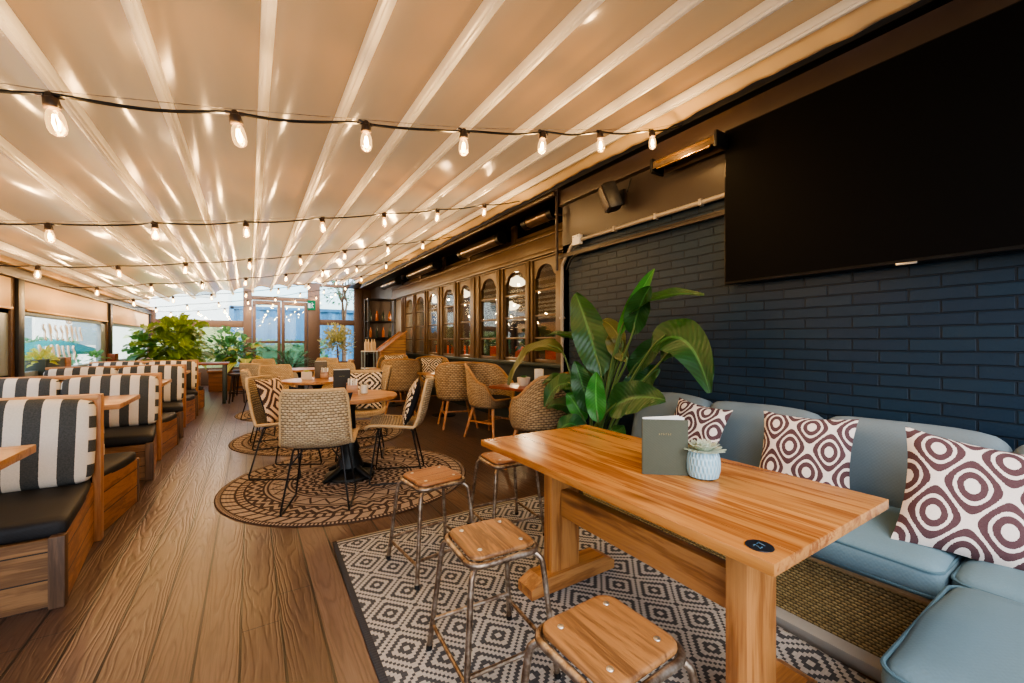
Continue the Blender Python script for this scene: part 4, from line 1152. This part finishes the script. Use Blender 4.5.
def bush(b, stems, cen, rx, ry, rz, n, ln, wd, prof='oval', seed=1, droop=.3, updir=.4, shell=.55):
    rr = random.Random(seed); cen = Vector(cen)
    for _ in range(n):
        th = rr.uniform(0, 2*PI); cz = rr.uniform(-.75, 1.); sr = math.sqrt(max(0, 1-cz*cz)); k = rr.uniform(shell, 1.)
        d = Vector((math.cos(th)*sr, math.sin(th)*sr, cz))
        p = cen+Vector((d.x*rx, d.y*ry, d.z*rz))*k
        out = (d+Vector((rr.uniform(-.4, .4), rr.uniform(-.4, .4), updir+rr.uniform(-.3, .3)))).normalized()
        L = ln*rr.uniform(.7, 1.25)
        q = p+out*L*.55+Vector((0, 0, L*.12)); e = p+out*L+Vector((0, 0, -droop*L))
        nr = Vector((rr.uniform(-.5, .5), rr.uniform(-.5, .5), 1)).cross(out).cross(out)*-1
        if nr.length < .01: nr = Vector((0, 0, 1))
        leaf(b, p, q, e, wd*rr.uniform(.75, 1.2), nr+Vector((0, -.2, .3)), .2, prof, 20 if prof == 'monstera' else 6, 6 if prof == 'monstera' else 4)
        if stems is not None and rr.random() < .35: stems.tube([cen+Vector((d.x*.03, d.y*.03, -rz)), cen+Vector((d.x*rx*.3, d.y*ry*.3, -rz*.2)), p], [.012, .009, .004], 5, cap=False)

# monstera beyond the booths
t = plant('large spreading yellow green monstera behind the striped booths', (-1.45, 11.6, 0), 'monstera_plant')
MB().box(-.5, .5, -.22, .22, 0, .55, .01).build('planter', 'plankout', t); b, s_ = MB(), MB()
bush(b, s_, (.05, 0, 1.12), .62, .45, .50, 140, .28, .12, 'monstera', 3, .45, .3, .3)
bush(b, s_, (.12, .0, 1.52), .42, .3, .28, 34, .27, .115, 'monstera', 5, .5, .3, .2)
b.build('leaves', 'monstera', t, smooth=80); s_.build('stems', 'stem', t)
b = MB(); bush(b, None, (-.45, -.1, 1.15), .2, .3, .34, 24, .26, .10, 'monstera', 6, .2, .2, .2); b.build('fresh_leaves', 'bushgreen', t, smooth=80)
t = plant('bushy green plant in a slatted wooden box planter beside the aisle', (-.42, 12.95, 0))
MB().box(-.45, .28, -.25, .25, 0, .5, .01).box(-.48, .31, -.28, .28, .47, .52, .008).build('planter', 'plankout', t); b, s_ = MB(), MB()
bush(b, s_, (0, 0, 1.02), .62, .4, .52, 150, .22, .075, 'oval', 8, .35, .3, .3); b.build('leaves', 'bushgreen', t, smooth=80); s_.build('stems', 'stem', t)
b = MB(); bush(b, None, (.25, -.25, .85), .3, .2, .4, 14, .3, .12, 'oval', 9, .5, .1, .4); b.build('yellow_leaves', 'yellowgreen', t, smooth=80)
t = plant('dark green fern like palm in a pale stone pot before the glazed doors', (.95, 12.9, 0), 'potted_palm')
MB().lathe([(0, 0), (.2, 0), (.26, .1), (.27, .42), (.23, .46), (.21, .44), (0, .42)], 28).build('pot', 'stonepot', t)
b, s_ = MB(), MB()
for k in range(30):
    a = k*2.4; el = R(25+50*((k*7) % 10)/10); L = .75+.15*((k*3) % 5)/5
    d = Vector((math.cos(a)*math.cos(el), math.sin(a)*math.cos(el), math.sin(el)))
    p0 = Vector((0, 0, .45)); p1 = p0+d*L*.6; p2 = p0+d*L+Vector((0, 0, -.22))
    s_.tube([p0, p0.lerp(p1, .6), p1.lerp(p2, .5), p2], [.008, .006, .004, .002], 5)
    sd = d.cross(Vector((0, 0, 1))).normalized()
    for j in range(9):
        f = .2+.8*j/9; c = p0*(1-f)**2+p1*2*f*(1-f)+p2*f*f
        for sg in (-1, 1): leaf(b, c, c+sd*sg*.10+d*.05, c+sd*sg*.17*(1.2-f)+d*.10-Vector((0, 0, .05)), .02, (0, 0, 1), .1, 'lance', 4, 2)
b.build('fronds', 'palmgreen', t, smooth=80); s_.build('stems', 'stem', t)
t = plant('grey green olive tree in a terracotta pot by the far windows', (1.88, 11.3, 0), 'olive_tree')
MB().lathe([(0, 0), (.18, 0), (.24, .3), (.27, .5), (.28, .56), (.25, .56), (.24, .5), (0, .48)], 28).build('pot', 'terracotta', t)
b, s_ = MB(), MB(); s_.tube([(0, 0, .45), (.02, .01, .8), (0, 0, 1.15)], [.03, .025, .015], 8)
bush(b, None, (0, 0, 1.22), .40, .36, .50, 620, .10, .030, 'lance', 12, .1, .5, .1); b.build('leaves', 'olivegreen', t, smooth=0); s_.build('trunk', 'bark', t)

# ------------------------------------------------------------------ wicker tub chairs along the window front
def make_tub(label, loc, rz, group, mat='wickertub'):
    t = thing('tub_chair', label, 'chair', loc, rz, group)
    def rimh(a):                                  # a = angle from the back, -pi..pi
        q = abs(a)
        if q < R(55): return .90-.03*(q/R(55))**2
        if q < R(112): f = (q-R(55))/R(57); f = f*f*(3-2*f); return .87-.20*f
        if q < R(140): f = (q-R(112))/R(28); f = f*f*(3-2*f); return .67-.19*f
        return .48
    def sh(u, v):
        a = -PI+2*PI*u; h = rimh(a); zb = .385
        z = zb+(h-zb)*v
        k = .83+.17*min(1, (z-zb)/.2)**.5+.05*max(0, z-.6)
        return (math.sin(a)*.30*k, -math.cos(a)*.29*k-(.05*max(0, z-.62)/.28 if abs(a) < R(80) else 0)*math.cos(a)**2*(1 if math.cos(a) > 0 else 0), z)
    b = MB().grid(sh, 72, 12, lambda u, v: (u*1.8, v*.5)); b.build('shell', mat, t, smooth=75, solid=.02)
    MB().lathe([(0, .38), (.18, .378), (.245, .388), (.25, .40), (0, .41)], 32).build('shell_base', mat, t)
    MB().tube([sh(k/72, 1) for k in range(72)], .016, 8, True).build('rim', 'rimtub', t)
    c = MB().lathe([(0, .42), (.24, .42), (.262, .44), (.262, .465), (.24, .485), (0, .492)], 32); c.build('seat_pad', 'blackcloth', t)
    for sx in (-1, 1):
        for sy in (-1, 1):
            MB().tube([(sx*.15, sy*.15, .40), (sx*.235, sy*.235, .0)], [.021, .015], 10).build('leg', 'oak', t)
    b = MB()
    for sx in (-1, 1): b.bar((sx*.195, -.195, .20), (sx*.195, .195, .20), .022)
    b.bar((-.195, .0, .20), (.195, .0, .20), .022); b.build('stretcher', 'oak', t)
    return t
gt = 'wicker tub chairs beside the window front'
tb = make_tub('wicker tub chair nearest the camera, beside the bird of paradise', (2.44, 3.34, 0), face(-.45, .89), gt); tb.scale = (1.06, 1.06, 1.06)
dup(tb, (2.70, 4.78, 0), face(.35, -.94), 'wicker tub chair turned toward the dark table, showing its black seat pad', gt)
dup(tb, (2.60, 5.62, 0), face(.25, .97), 'wicker tub chair showing its rounded back, third from the brick wall', gt)
dup(tb, (2.95, 7.5, 0), face(-.25, -1), 'tub chair holding a diamond cushion behind the orange wood table', gt)
dup(tb, (2.22, 7.15, 0), face(.3, .95), 'tub chair with back to us and dark red legs, left of the cushioned one', gt)
dup(tb, (2.62, 9.0, 0), face(-.5, -.87), 'rearmost tub chair with a small diamond cushion, below the wooden crate', gt)
on_chair(2.95, 7.5, -.25, -1, 'diamond cushion in the tub chair behind the orange wood table', 'kilim', 'blackcloth', .42, -.08, .72, -12)
on_chair(2.62, 9.0, -.5, -.87, 'small diamond cushion in the rearmost tub chair', 'kilim', 'blackcloth', .42, -.08, .74, -12)
def make_square_table(label, loc, mat='topx', rz=0, h=.72, w=.35):
    t = thing('cafe_table', label, 'table', loc, rz, 'small tables beside the window front')
    MB().box(-w, w, -w, w, h-.035, h, .006).build('tabletop', mat, t)
    MB().lathe([(.2, 0), (.2, .015), (.06, .04), (.035, .08), (.03, .5), (.06, .64), (.14, h-.036)], 20).build('pedestal', 'iron', t)
    return t
make_square_table('small dark red table between the two nearest tub chairs', (2.86, 4.12, 0), 'redwood', .25)
make_square_table('small orange wood table in front of the cushioned tub chair', (2.78, 6.55, 0), 'topx', 0)
make_square_table('small wooden table before the rearmost tub chair', (2.35, 8.1, 0), 'topx', 0)
t = plant('small plant in a white pot on the dark red window table', (2.76, 4.10, .72), 'potted_succulent')
MB().lathe([(0, 0), (.05, 0), (.075, .05), (.08, .10), (.072, .105), (.068, .09), (0, .085)], 24).build('pot', 'stonepot', t)
b = MB(); rosette(b, .09, 3, .06, rnd); b.build('leaves', 'bushgreen', t, solid=.002)
menu((2.95, 4.05, .72), R(-30), 'paper', 'white menu card standing on the dark red window table', .11, .2, .5, 'menu_card', False)
t = plant('small plant in a square stone trough on the second round table', (.62, 5.95, Z), 'potted_succulent')
MB().box(-.06, .06, -.05, .05, 0, .10, .008).build('pot', 'stonepot', t)
b = MB(); rosette(b, .09, 3, .06, rnd); b.build('leaves', 'yellowgreen', t, solid=.002)

# ------------------------------------------------------------------ striped booths
def make_booth(label, yc, halfa=.76, halfb=.72):
    t = thing('booth_bench', label, 'booth', (-1.5, yc, 0), 0, 'back to back striped booths')
    x0, x1 = -.70, .70
    for nm, ya, yb in (('base', -halfa, -.02), ('base', .02, halfb)):
        sg = 1 if ya < -.1 else -1
        e = ya if sg > 0 else yb; i = yb if sg > 0 else ya
        b = MB()
        pl = [(x0, e), (x1+.04, e), (x1-.04, i), (x0, i)]
        if sg < 0: pl = pl[::-1]
        b.prism(pl, 0.0, .32)
        bo = b.build(nm, 'boothx', t, smooth=0)
        s2 = MB(); a_ = Vector((x1+.045, e, 0)); c_ = Vector((x1-.035, i, 0))
        n_ = (c_-a_).normalized(); q = Vector((abs(n_.y), -n_.x*(1 if n_.y > 0 else -1), 0))*.012
        s2.add([a_, c_, c_+Vector((0, 0, .37)), a_+Vector((0, 0, .33)), a_+q, c_+q, c_+q+Vector((0, 0, .37)), a_+q+Vector((0, 0, .33))],
               [(0, 1, 2, 3), (7, 6, 5, 4), (0, 4, 5, 1), (3, 2, 6, 7), (0, 3, 7, 4), (1, 5, 6, 2)])
        s2.build('side_panel', 'boothy', bo, smooth=0)
        MB().box(x1+.005, x1+.062, e-.012*sg-.02, e-.012*sg+.03, 0, .335, .004).build('corner_post', 'boothcorner', bo)
        w_ = abs(i-e)
        m = Matrix.Translation(((x0+x1)/2, (e+i)/2, .362))
        c = MB(m).cushion(x1-x0+.02, w_-.02, .085, .03, .012, 10, .003, 3)
        c.v = [(x+(.05-.09*abs(y-e)/w_)*max(0, (x-x0)/(x1-x0)), y, z) for x, y, z in c.v]
        c.build('seat_cushion', 'blackpad', t, smooth=70, weld=True)
        for k, (xa, xb) in enumerate(((x0, -.02), (-.01, x1-.01))):
            m = Matrix.Translation(((xa+xb)/2, -.085*sg, .65)) @ Euler((R(-7)*sg, 0, 0)).to_matrix().to_4x4()
            MB(m).cushion(xb-xa, .13, .49, .05, .018, 10, .003, 5+k).build('back_cushion', 'stripe', t, smooth=70, weld=True)
    MB().box(x0, x1-.05, -.02, .02, .33, .88, .004).build('back_board', 'boothx', t)
    MB().box(x0, x1, -.04, .04, .885, .92, .008).build('top_rail', 'boothrail', t)
    MB().box(x1-.03, x1+.012, -.034, .034, 0, .92, .008).build('end_post', 'boothz', t)
    return t
make_booth('striped back to back booth nearest the camera at the left edge', 3.60, .79, .70)
make_booth('second striped booth along the left windows', 5.68)
make_booth('third striped booth along the left windows', 7.65)
make_booth('farthest striped booth along the left windows, before the monstera', 9.35, .62, .5)
def booth_table(yc, label):
    t = thing('booth_table', label, 'table', (-1.5, yc, 0), 0, 'wooden tables between the booths')
    MB().box(-.68, .62, -.37, .37, .71, .75, .006).build('tabletop', 'topx', t)
    MB().box(-.05, .05, -.2, -.1, .03, .71, .01).build('column', 'iron', t)
    MB().box(-.3, .3, -.25, -.05, 0, .035, .012).build('base', 'iron', t)
booth_table(2.58, 'wooden booth table cut by the left edge of the picture')
booth_table(4.84, 'wooden booth table behind the nearest striped booth')
booth_table(6.72, 'wooden booth table between the second and third booths')
booth_table(8.76, 'wooden booth table between the third and farthest booths')
# things on the window ledge
for (y, lab) in ((8.0, 'dark wooden trough with a pale green plant on the window ledge'),):
    t = plant(lab, (XL-.045, y, .82), 'window_planter')
    MB().box(-.09, .09, -.35, .5, 0, .2, .006).build('trough', 'facade_low', t)
    MB().box(-.095, .10, .30, .52, .0, .205, .006).build('wooden_end', 'plankout', t)
    b = MB(); bush(b, None, (.05, -.25, .2), .1, .28, .12, 60, .1, .03, 'oval', 31, .2, .5, .2); b.build('leaves', 'yellowgreen', t, smooth=80)
t = plant('small brown box planter on the window ledge beside the black post', (XL, 10.72, .82), 'window_planter')
MB().box(-.1, .1, -.14, .14, 0, .2, .006).build('trough', 'redwood', t)
t = plant('bright green sprig on the window ledge near the black post', (XL, 9.95, .82), 'window_planter')
MB().box(-.06, .06, -.1, .1, 0, .08, .006).build('trough', 'stonepot', t)
b = MB(); bush(b, None, (0, 0, .16), .1, .18, .1, 40, .1, .03, 'oval', 33, .2, .5, .2); b.build('leaves', 'bushgreen', t, smooth=80)
# poser table with dark stools at the end of the booths
t = thing('bar_table', 'square dark wood table at the end of the booths by the aisle', 'table', (-.72, 10.45, 0))
MB().box(-.35, .35, -.35, .35, .78, .82, .006).build('tabletop', 'redwood', t)
for sx in (-1, 1):
    for sy in (-1, 1): MB().box(sx*.28-.03, sx*.28+.03, sy*.28-.03, sy*.28+.03, 0, .78, .004).build('leg', 'facade_low', t)
def dark_stool(loc, label):
    t = thing('low_stool', label, 'stool', loc, .2, 'dark low stools by the aisle')
    MB().lathe([(0, .55), (.17, .55), (.19, .565), (.19, .585), (.17, .60), (0, .60)], 24).build('seat', 'darkbeam', t)
    for k in range(4):
        a = k*PI/2+.4; MB().tube([(.12*math.cos(a), .12*math.sin(a), .55), (.19*math.cos(a), .19*math.sin(a), 0)], [.02, .015], 8).build('leg', 'darkbeam', t)
    MB().tube([(.165*math.cos(k*PI/8), .165*math.sin(k*PI/8), .2) for k in range(16)], .01, 6, True).build('foot_ring', 'iron', t)
dark_stool((-.20, 10.2, 0), 'dark low stool nearest the aisle by the dark wood table')
dark_stool((-.15, 11.35, 0), 'dark low stool behind the nearer one, before the box planter')

# ------------------------------------------------------------------ far right: shelving, crate, bottles
t = thing('shelving_unit', 'tall black steel shelving at the far end of the window front', 'shelves', (3.05, 11.65, 0))
for x in (-.36, .36):
    for y in (-.2, .2): MB().box(x-.02, x+.02, y-.02, y+.02, 0, 2.42, .003).build('upright', 'black', t)
for z in (.4, .9, 1.35, 1.8, 2.4): MB().box(-.36, .36, -.2, .2, z-.015, z+.015, .003).build('shelf', 'black', t)
MB().box(-.36, .36, .19, .2, 0, 2.4, 0).build('back_panel', 'darkbeam', t)
BOT = MB().lathe([(0, 0), (.036, 0), (.038, .01), (.038, .17), (.03, .20), (.014, .23), (.013, .29), (.016, .295), (0, .295)], 14)
def bottle(loc, mat, label, cap='black'):
    t = thing('bottle', label, 'bottle', loc, 0, 'bottles on the far shelves')
    MB(Matrix()).lathe([(0, 0), (.036, 0), (.038, .01), (.038, .17), (.03, .20), (.014, .23), (.013, .28), (0, .28)], 14).build('bottle_body', mat, t)
    MB().lathe([(0, .275), (.016, .275), (.016, .3), (0, .3)], 10).build('cap', cap, t)
M['amber'] = plain('amber_glass', lin(176, 96, 32), .15, 0., .1); M['palebottle'] = plain('pale_bottle', lin(220, 196, 168), .3, 0., .1); M['darkglass'] = plain('dark_glass', lin(34, 52, 40), .12, 0., .1)
for k, z in enumerate((1.365, 1.815)):
    for j in range(4): bottle((2.78+j*.17, 11.6, z), ('amber', 'darkglass')[(j+k) % 2], f"{('amber', 'dark green')[(j+k) % 2]} bottle, {('first', 'second', 'third', 'fourth')[j]} from the left on the {('lower', 'upper')[k]} row of the black steel shelving")
t = thing('display_crate', 'red brown wooden crate with a sloping top at the far right', 'crate', (2.85, 9.98, 0))
b = MB(); vs = []
for y in (-.25, .25): vs += [(-.28, y, 0), (.30, y, 0), (.30, y, 1.47), (-.28, y, 1.02)]
b.add(vs, [(3, 2, 1, 0), (4, 5, 6, 7), (0, 1, 5, 4), (1, 2, 6, 5), (2, 3, 7, 6), (3, 0, 4, 7)])
b.build('crate_body', 'boothx', t, smooth=0)
b = MB(); b.bar((-.31, -.27, 1.01), (.32, -.27, 1.50), .04, .03); b.bar((-.31, .27, 1.01), (.32, .27, 1.50), .04, .03); b.build('sloping_edge', 'boothz', t)
t = thing('side_shelf', 'white metal shelf stand beside the wooden crate', 'shelf', (2.38, 10.05, 0))
for x in (-.14, .14):
    for y in (-.14, .14): MB().box(x-.015, x+.015, y-.015, y+.015, 0, 1.02, .003).build('leg', 'alu', t)
for z in (.25, .62, 1.02): MB().box(-.16, .16, -.16, .16, z-.012, z+.012, .003).build('shelf_board', 'whiteplastic', t)
for j in range(4): bottle((2.28+.067*j, 9.96+.04*(j % 2), 1.032), 'palebottle', ['pale bottle at the left end of the white shelf stand', 'second pale bottle on the white shelf stand', 'third pale bottle on the white shelf stand', 'pale bottle on the white shelf stand next to the crate'][j])

# ------------------------------------------------------------------ seen through the window front
for k, (y, x, z) in enumerate(((7.23, 4.7, 2.5), (8.9, 5.6, 2.15), (9.8, 4.7, 2.5), (11.6, 4.7, 2.5))):
    t = thing('pendant_lamp', ['lit bowl pendant behind the second arched window from the brick wall', 'smaller lit bowl pendant deeper inside the room', 'lit bowl pendant behind the middle arched windows', 'lit bowl pendant at the far end of the inner room'][k], 'lamp', (x, y, z), 0, 'bowl pendants inside')
    MB().lathe([(0, -.11), (.10, -.10), (.19, -.05), (.24, .02), (.20, .03), (.06, .09), (.03, .12), (0, .12)], 28).build('bowl', 'pendant', t)
    MB().tube([(0, 0, .11), (0, 0, 3.15-z)], .012, 8).build('rod', 'black', t)
    L = bpy.data.lights.new('pendant_light', 'POINT'); L.energy = 110; L.color = (1, .7, .42); L.shadow_soft_size = .25; L.specular_factor = .05
    lo = bpy.data.objects.new('pendant_light', L); C.objects.link(lo); lo.location = (x, y, z-.4)
for k, (a, c) in enumerate(wy[:6]):
    t = thing('flower_box', f"orange red box behind the {['first', 'second', 'third', 'fourth', 'fifth', 'sixth'][k]} arched window from the brick wall", 'box', (XF+.22, (a+c)/2, .965), 0, 'orange boxes inside the windows')
    h = (c-a)/2*.8
    MB().box(-.06, .06, -h, h, 0, .20, .012).build('trough', 'redbox', t)
    b = MB(); bush(b, None, (0, 0, .24), .07, h, .08, 34, .12, .03, 'oval', 50+k, .2, .5, .2); b.build('leaves', 'leaf', t, smooth=80)
struct(MB().box(XF+.2, XF+.33, YC-.2, 11.8, .88, .965, .004).build('trim_inner_ledge', 'darkbeam'))
b = MB()
for y in (4.2, 6.8, 9.3): b.box(6.6, 8.3, y-.7, y+.7, .70, .74, .01).box(7.2, 7.6, y-.1, y+.1, 0, .7, .01)
# ------------------------------------------------------------------ outdoors
struct(MB().box(-30, XL-.14, -6, 40, -.12, -.02, 0).box(XL-.14, 20, YF+.1, 40, -.12, -.02, 0).box(XL-.2, 20, -12, YB-1.5, -.12, -.02, 0).build('ground', 'concrete', smooth=0))
M['hedge'] = leafmat('hedge_leaf', lin(28, 92, 74), lin(110, 160, 120), .5, .25)
M['hedgepale'] = leafmat('pale_hedge_leaf', lin(130, 150, 92), lin(212, 220, 170), .6, .3)
M['rend'] = plain('pale_render', lin(226, 228, 224), .8, 0., .05); M['brickpink'] = plain('pink_brick', lin(190, 150, 134), .8, 0., .12, 30.)
M['bluepaint'] = plain('blue_container_paint', lin(60, 116, 158), .5, 0., .1); M['tealcanvas'] = plain('teal_canvas', lin(30, 118, 116), .7, 0., .08)
def hedge(cx, cy, hx, hy, hz, n, mat, label, seed, name='hedge'):
    b = MB(); rr = random.Random(seed)
    for _ in range(n):
        p = Vector((cx+rr.uniform(-hx, hx), cy+rr.uniform(-hy, hy), rr.uniform(.02, hz)))
        o_ = Vector((rr.uniform(-1, 1), rr.uniform(-1, 1), rr.uniform(-.3, 1))).normalized()*.2
        leaf(b, p, p+o_*.6, p+o_-Vector((0, 0, .03)), .07, Vector((rr.uniform(-1, 1), rr.uniform(-1, 1), 1)), .1, 'oval', 3, 2)
    b.box(cx-hx*.7, cx+hx*.7, cy-hy*.96, cy+hy*.96, 0, hz*.9, 0)
    o = b.build(name, mat, smooth=0); tag(o, label, 'hedge', None, 'stuff')
hedge(-6.6, 21.5, 1.2, .5, 1.35, 900, 'hedge', 'teal green hedge outside the left windows', 71)
hedge(-1.75, 17.6, 1.45, .4, 1.9, 1200, 'hedgepale', 'pale sunlit climbing hedge outside the far windows', 72)
hedge(1.1, 16.8, 1.3, .3, 1.25, 900, 'hedge', 'low leafy hedge outside the glazed doors', 73)
def building(label, x0, x1, y0, y1, h, mat, rows, side):
    t = thing('building', label, 'building', ((x0+x1)/2, (y0+y1)/2, 0)); cx, cy = (x0+x1)/2, (y0+y1)/2
    MB().box(x0-cx, x1-cx, y0-cy, y1-cy, 0, h, .02).build('wall', mat, t)
    MB().box(x0-cx-.15, x1-cx+.15, y0-cy-.15, y1-cy+.15, h, h+.25, .03).build('roof', 'greypaint', t)
    for r_ in range(rows):
        z = 1.0+2.6*r_
        if side == 'x':
            k = y0+.8
            while k < y1-1.2:
                f = MB().box(x1-cx, x1-cx+.06, k-cy, k-cy+1.1, z, z+1.4, .01).build('window', 'whiteplastic', t)
                MB().box(x1-cx+.05, x1-cx+.07, k-cy+.08, k-cy+1.02, z+.08, z+1.32, 0).build('pane', 'alu', f); k += 2.2
        else:
            k = x0+.6
            while k < x1-1.2:
                f = MB().box(k-cx, k-cx+1.1, y0-cy-.06, y0-cy, z, z+1.4, .01).build('window', 'whiteplastic', t)
                MB().box(k-cx+.08, k-cx+1.02, y0-cy-.07, y0-cy-.05, z+.08, z+1.32, 0).build('pane', 'alu', f); k += 2.2
building('pink brick house across the street, seen through the left window', -20, -14, 15, 24, 6.5, 'brickpink', 2, 'x')
building('pale rendered building beyond the hedge outside the left windows', -24, -14, 27, 34, 6., 'rend', 2, 'x')
building('white building standing behind the far glazed wall', -12, -1, 27, 33, 5.5, 'rend', 2, 'y')
t = thing('container', 'blue corrugated metal container outside the glazed doors', 'container', (2.6, 20.5, 0))
b = MB(); n = 48; vs = []
for i in range(n+1):
    x = -3.2+6.4*i/n; d_ = .05 if (i//2) % 2 else 0
    vs += [(x, -1.2-d_, .1), (x, -1.2-d_, 2.55)]
b.add(vs, [(2*i, 2*i+2, 2*i+3, 2*i+1) for i in range(n)]); b.box(-3.2, 3.2, -1.19, 1.2, .1, 2.55, .01)
b.build('body', 'bluepaint', t, smooth=0)
for x in (-3.2, 3.2): MB().box(x-.08, x+.08, -1.28, -1.12, 0, 2.62, .01).build('corner_post', 'bluepaint', t)
MB().box(-3.25, 3.25, -1.28, -1.14, 2.5, 2.64, .01).build('top_rail', 'bluepaint', t)
t = thing('tree', 'bare branched tree outside the far right windows', 'tree', (3.3, 18.2, 0))
b = MB(); rr = random.Random(4)
def grow(p, d, L, r, k):
    e = p+d*L; b.tube([p, p.lerp(e, .5)+Vector((rr.uniform(-.04, .04), rr.uniform(-.04, .04), 0)), e], [r, r*.85, r*.7], 6, cap=False)
    if k:
        for _ in range(3):
            nd = (d+Vector((rr.uniform(-.8, .8), rr.uniform(-.8, .8), rr.uniform(-.1, .5)))).normalized(); grow(e, nd, L*rr.uniform(.6, .8), r*.6, k-1)
grow(Vector((0, 0, 0)), Vector((0, 0, 1)), 1.8, .09, 4); b.build('branches', 'bark', t)
b = MB(); bush(b, None, (0, 0, 3.3), 1.2, 1.2, .9, 260, .14, .04, 'oval', 77, .2, .2, .2); b.build('leaves', 'hedge', t, smooth=0)
t = thing('parasol', 'closed low teal canvas canopy outside the left window', 'parasol', (-4.0, 14.2, 0))
MB().tube([(0, 0, 0), (0, 0, 1.3)], .025, 10).build('pole', 'alu', t)
MB().lathe([(0, 1.32), (.5, 1.18), (.9, 1.02), (.9, .95), (0, 1.2)], 16).build('canopy', 'tealcanvas', t)
MB().lathe([(0, 0), (.25, 0), (.25, .06), (0, .08)], 16).build('base', 'iron', t)
# white lettering on the left pane, read from behind
t = thing('window_lettering', 'white slanted lettering on the left window pane, seen from behind', 'lettering', (XL-.045, 8.7, 1.2))
b = MB(); rr = random.Random(11)
def glyph(y, z, h, w):
    k = rr.randint(0, 2); sl = .10
    P = lambda a, c: (0, y+a*w-sl*c, z+c*h)
    if k == 0: p = [P(.0, 0), P(.15, .3), P(-.1, .7), P(.1, 1)]
    elif k == 1: p = [P(.3, .05), P(.0, .2), P(.35, .55), P(.0, .8), P(.3, .98)]
    else: p = [P(.0, 0), P(.05, 1), P(.4, .85), P(.3, .45)]
    b.tube(curve(p, 4), .013, 5)
y = -.75
while y < .75: glyph(y, .06, .22, .12); y += .2
y = -.85
while y < .55: glyph(y, -.25, .24, .12); y += .2
for k in range(2): b.tube([(0, .05+.09*k+.05*math.cos(a*PI/6), .36+.04*math.sin(a*PI/6)) for a in range(12)], .008, 5, True)
b.build('letters', 'whiteplastic', t)
